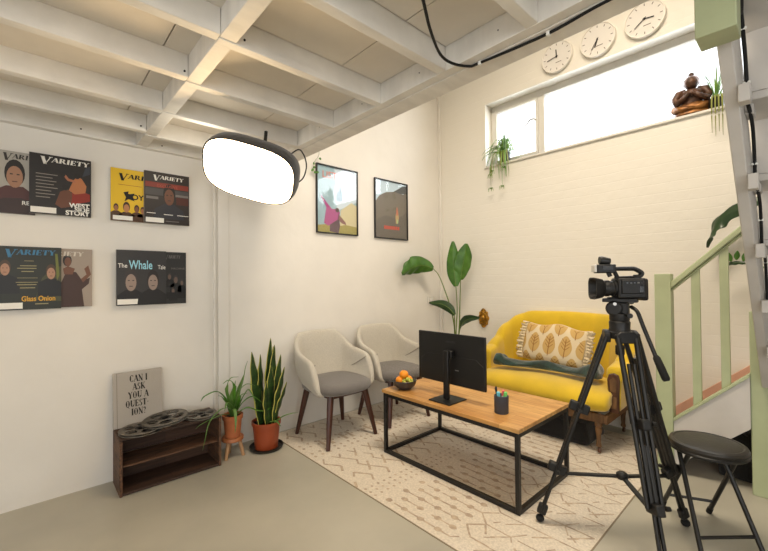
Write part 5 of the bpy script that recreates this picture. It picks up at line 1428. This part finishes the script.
clock('right clock of the three, nearest the green post, hands spread right and lower left', -.842, 3.326, R_(100), R_(232))

# ================================================================== gilded wall ornament
t = thing('wall_ornament', 'small gilded baroque wall ornament between the tall plant and the yellow sofa', 'ornament', (-2.38, YB, .735))
Rm = Matrix((Vector((1, 0, 0)), Vector((0, 0, 1)), Vector((0, -1, 0)))).transposed()
b = MB(); rows = []
for (q, l) in ((1, .001), (1, .012), (.93, .022), (.80, .018), (.70, .026), (.62, .012), (.001, .012)):
    rows.append([Vector((-2.38+(.062*q)*math.cos(a)*(1+.10*math.cos(8*a)*(q > .75)), YB-l, .832+(.088*q)*math.sin(a)*(1+.10*math.cos(8*a)*(q > .75)))) for a in [2*PI*k/64 for k in range(64)]])
b.grid(rows, closev=True); b.build('oval_frame', M['gold'], t, ang=60)
b = MB(); b.ell((-2.38, YB-.02, .832), (.024, .018, .028), 18, 10); b.build('boss', M['gold'], t)
for s_ in (-1, 1):
    b = MB(); b.tube(bez([(-2.38-.03, YB-.008, .832+s_*.075), (-2.385, YB-.014, .832+s_*.100), (-2.36, YB-.010, .832+s_*.088), (-2.375, YB-.010, .832+s_*.078)], 5), .006, 8)
    b.tube(bez([(-2.38+.035, YB-.008, .832+s_*.07), (-2.372, YB-.012, .832+s_*.096), (-2.395, YB-.01, .832+s_*.09)], 5), .005, 8); b.build('scroll', M['gold'], t)

# ================================================================== hanging softbox lamp
SBC = Vector((-2.030, .875, 1.845))
cr = Vector((math.cos(yaw0 := R_(47.53)), math.sin(yaw0), 0)); cu_ = Vector((0, 0, 1))
n_ = (Vector((.886, -.384, -.265))-cr*.46-cu_*.44).normalized()
rl = R_(19); hx = (cr*math.cos(rl)-cu_*math.sin(rl)); hx = (hx-n_*hx.dot(n_)).normalized(); hy = n_.cross(hx)
if hy.z < 0: hy = -hy
def SBp(u, v, l): return SBC+hx*u+hy*v+n_*l
def sbl(w, h, e=3.1, n=56):
    return [(w*math.copysign(abs(math.cos(a))**(2/e), math.cos(a)), h*math.copysign(abs(math.sin(a))**(2/e), math.sin(a))) for a in [2*PI*k/n for k in range(n)]]
t = thing('softbox_lamp', 'glowing oblong softbox lamp in black fabric hanging under the white joists', 'lamp', tuple(SBC))
W_, H_ = .245, .156
b = MB(); b.grid([[SBp(p[0], p[1], l) for p in sbl(W_*k, H_*k)] for k, l in ((1.0, .012), (1.03, .012), (1.045, .0), (1.055, -.04), (1.04, -.085), (.90, -.125), (.45, -.150), (.02, -.152))], closev=True)
b.build('fabric_shell', M['softblack'], t, ang=50)
b = MB(); b.grid([[SBp(p[0], p[1], l) for p in sbl(W_*k, H_*k)] for k, l in ((1.0, .010), (.97, .004), (.6, .006), (.02, .007))], closev=True)
b.build('diffuser', M['softface'], t, ang=180)
b = MB(); b.lathe([(.045, -.25), (.055, -.24), (.055, -.16), (.07, -.145)], tuple(SBC), 20, Matrix((hx, n_.cross(hx), n_)).transposed()); b.build('lamp_head', M['black_metal'], t)
b = MB(); q_ = SBp(0, .0, -.215); b.tube([q_, Vector((q_.x-.01, q_.y+.02, 2.139))], .010, 10); b.build('hanging_bracket', M['black_metal'], t)
b = MB(); b.tube(bez([SBp(.16, .09, -.12), (-2.165, 1.25, 2.085), (-2.10, 1.245, 2.05), (-2.068, 1.25, 1.99), (-2.067, 1.25, 1.935), (-2.10, 1.24, 1.88), (-2.16, 1.20, 1.845), SBp(.22, -.02, -.07)], 6), .004, 8); b.build('power_cord', M['rubber'], t)

t = thing('vine_sprig', 'tiny green vine sprig hanging by the top left corner of the magenta figure poster', 'plant', (-2.955, 1.88, 2.21))
b = MB(); b.tube(bez([(-2.965, 1.93, 2.44), (-2.955, 1.918, 2.38), (-2.955, 1.875, 2.32), (-2.952, 1.858, 2.26), (-2.95, 1.885, 2.225)], 6), .0016, 6); b.build('stem', M['stem'], t)
for (y, z, dy, dz) in ((1.918, 2.36, .022, -.012), (1.872, 2.305, -.018, -.01), (1.858, 2.262, .02, .008), (1.885, 2.225, .032, .006), (1.878, 2.232, -.012, -.02), (1.862, 2.25, -.028, -.022)):
    b = MB(); leaf_blade(b, [(-2.95, y, z), (-2.946, y+dy*.5, z+dz*.5), (-2.948, y+dy, z+dz)], lambda q: .011*math.sin(PI*min(1, q*.9+.08))+.0004, side=(0, -dz, dy), n=8, m=3); b.build('leaf', M['leaf_fresh'], t, solid=.0008)
# ================================================================== camera, light
cam_d = bpy.data.cameras.new('camera'); cam = bpy.data.objects.new('camera', cam_d); COL.objects.link(cam)
cam_d.sensor_fit = 'HORIZONTAL'; cam_d.sensor_width = 36; cam_d.lens = 386.5/768*36; cam_d.clip_start = .05
yaw, pit, rol = R_(47.53), R_(.747), R_(-.534)
f = Vector((-math.sin(yaw)*math.cos(pit), math.cos(yaw)*math.cos(pit), math.sin(pit)))
r = Vector((math.cos(yaw), math.sin(yaw), 0)); u = r.cross(f)
r2 = r*math.cos(rol)+u*math.sin(rol); u2 = -r*math.sin(rol)+u*math.cos(rol)
cam.matrix_world = Matrix.Translation((0, 0, 1.25)) @ Matrix((r2, u2, -f)).transposed().to_4x4()
SC.camera = cam

w = bpy.data.worlds.new('sky'); SC.world = w; w.use_nodes = True
bg = w.node_tree.nodes['Background']; bg.inputs[0].default_value = (.93, .965, 1.0, 1); bg.inputs[1].default_value = 1.6

def area(name, loc, size, energy, color, target, spread=180):
    d = bpy.data.lights.new(name, 'AREA'); d.shape = 'RECTANGLE'; d.size, d.size_y = size
    d.energy = energy; d.color = color; d.spread = R_(spread)
    o = bpy.data.objects.new(name, d); COL.objects.link(o); o.location = loc
    o.rotation_euler = (Vector(target)-Vector(loc)).to_track_quat('-Z', 'Y').to_euler()
    return o
WARM = (1.0, .80, .55)
area('ceiling_light', (-.9, 1.9, 4.2), (1.6, 1.0), 80, (1.0, .85, .66), (-1.4, 2.7, 0), 145)
area('loft_lamp', (1.2, -1.4, 2.08), (.9, .5), 15, (1.0, .85, .68), (-.6, .2, .6))
area('window_light_long', (-1.0, YB+.30, 2.81), (2.4, .6), 26, (.92, .96, 1.0), (-1.0, 1.4, 1.0))
area('window_light_front', (.3, YF-.2, 1.3), (3.6, 1.5), 8, (1.0, .93, .84), (.3, 0, 1.3))
area('window_light_right', (XR+.2, -.7, 1.4), (2.3, 1.3), 24, (.92, .96, 1.0), (0, -.6, 1.6))
d = bpy.data.lights.new('added_spill_light', 'POINT'); d.energy = 1.8; d.color = (1.0, .88, .70); d.shadow_soft_size = .10
o = bpy.data.objects.new('added_spill_light', d); COL.objects.link(o); o.location = SBp(-.34, -.02, -.16)
SC.view_settings.view_transform = 'Standard'; SC.view_settings.look = 'None'
SC.view_settings.exposure = .42; SC.view_settings.gamma = 1
SC.view_settings.use_curve_mapping = False
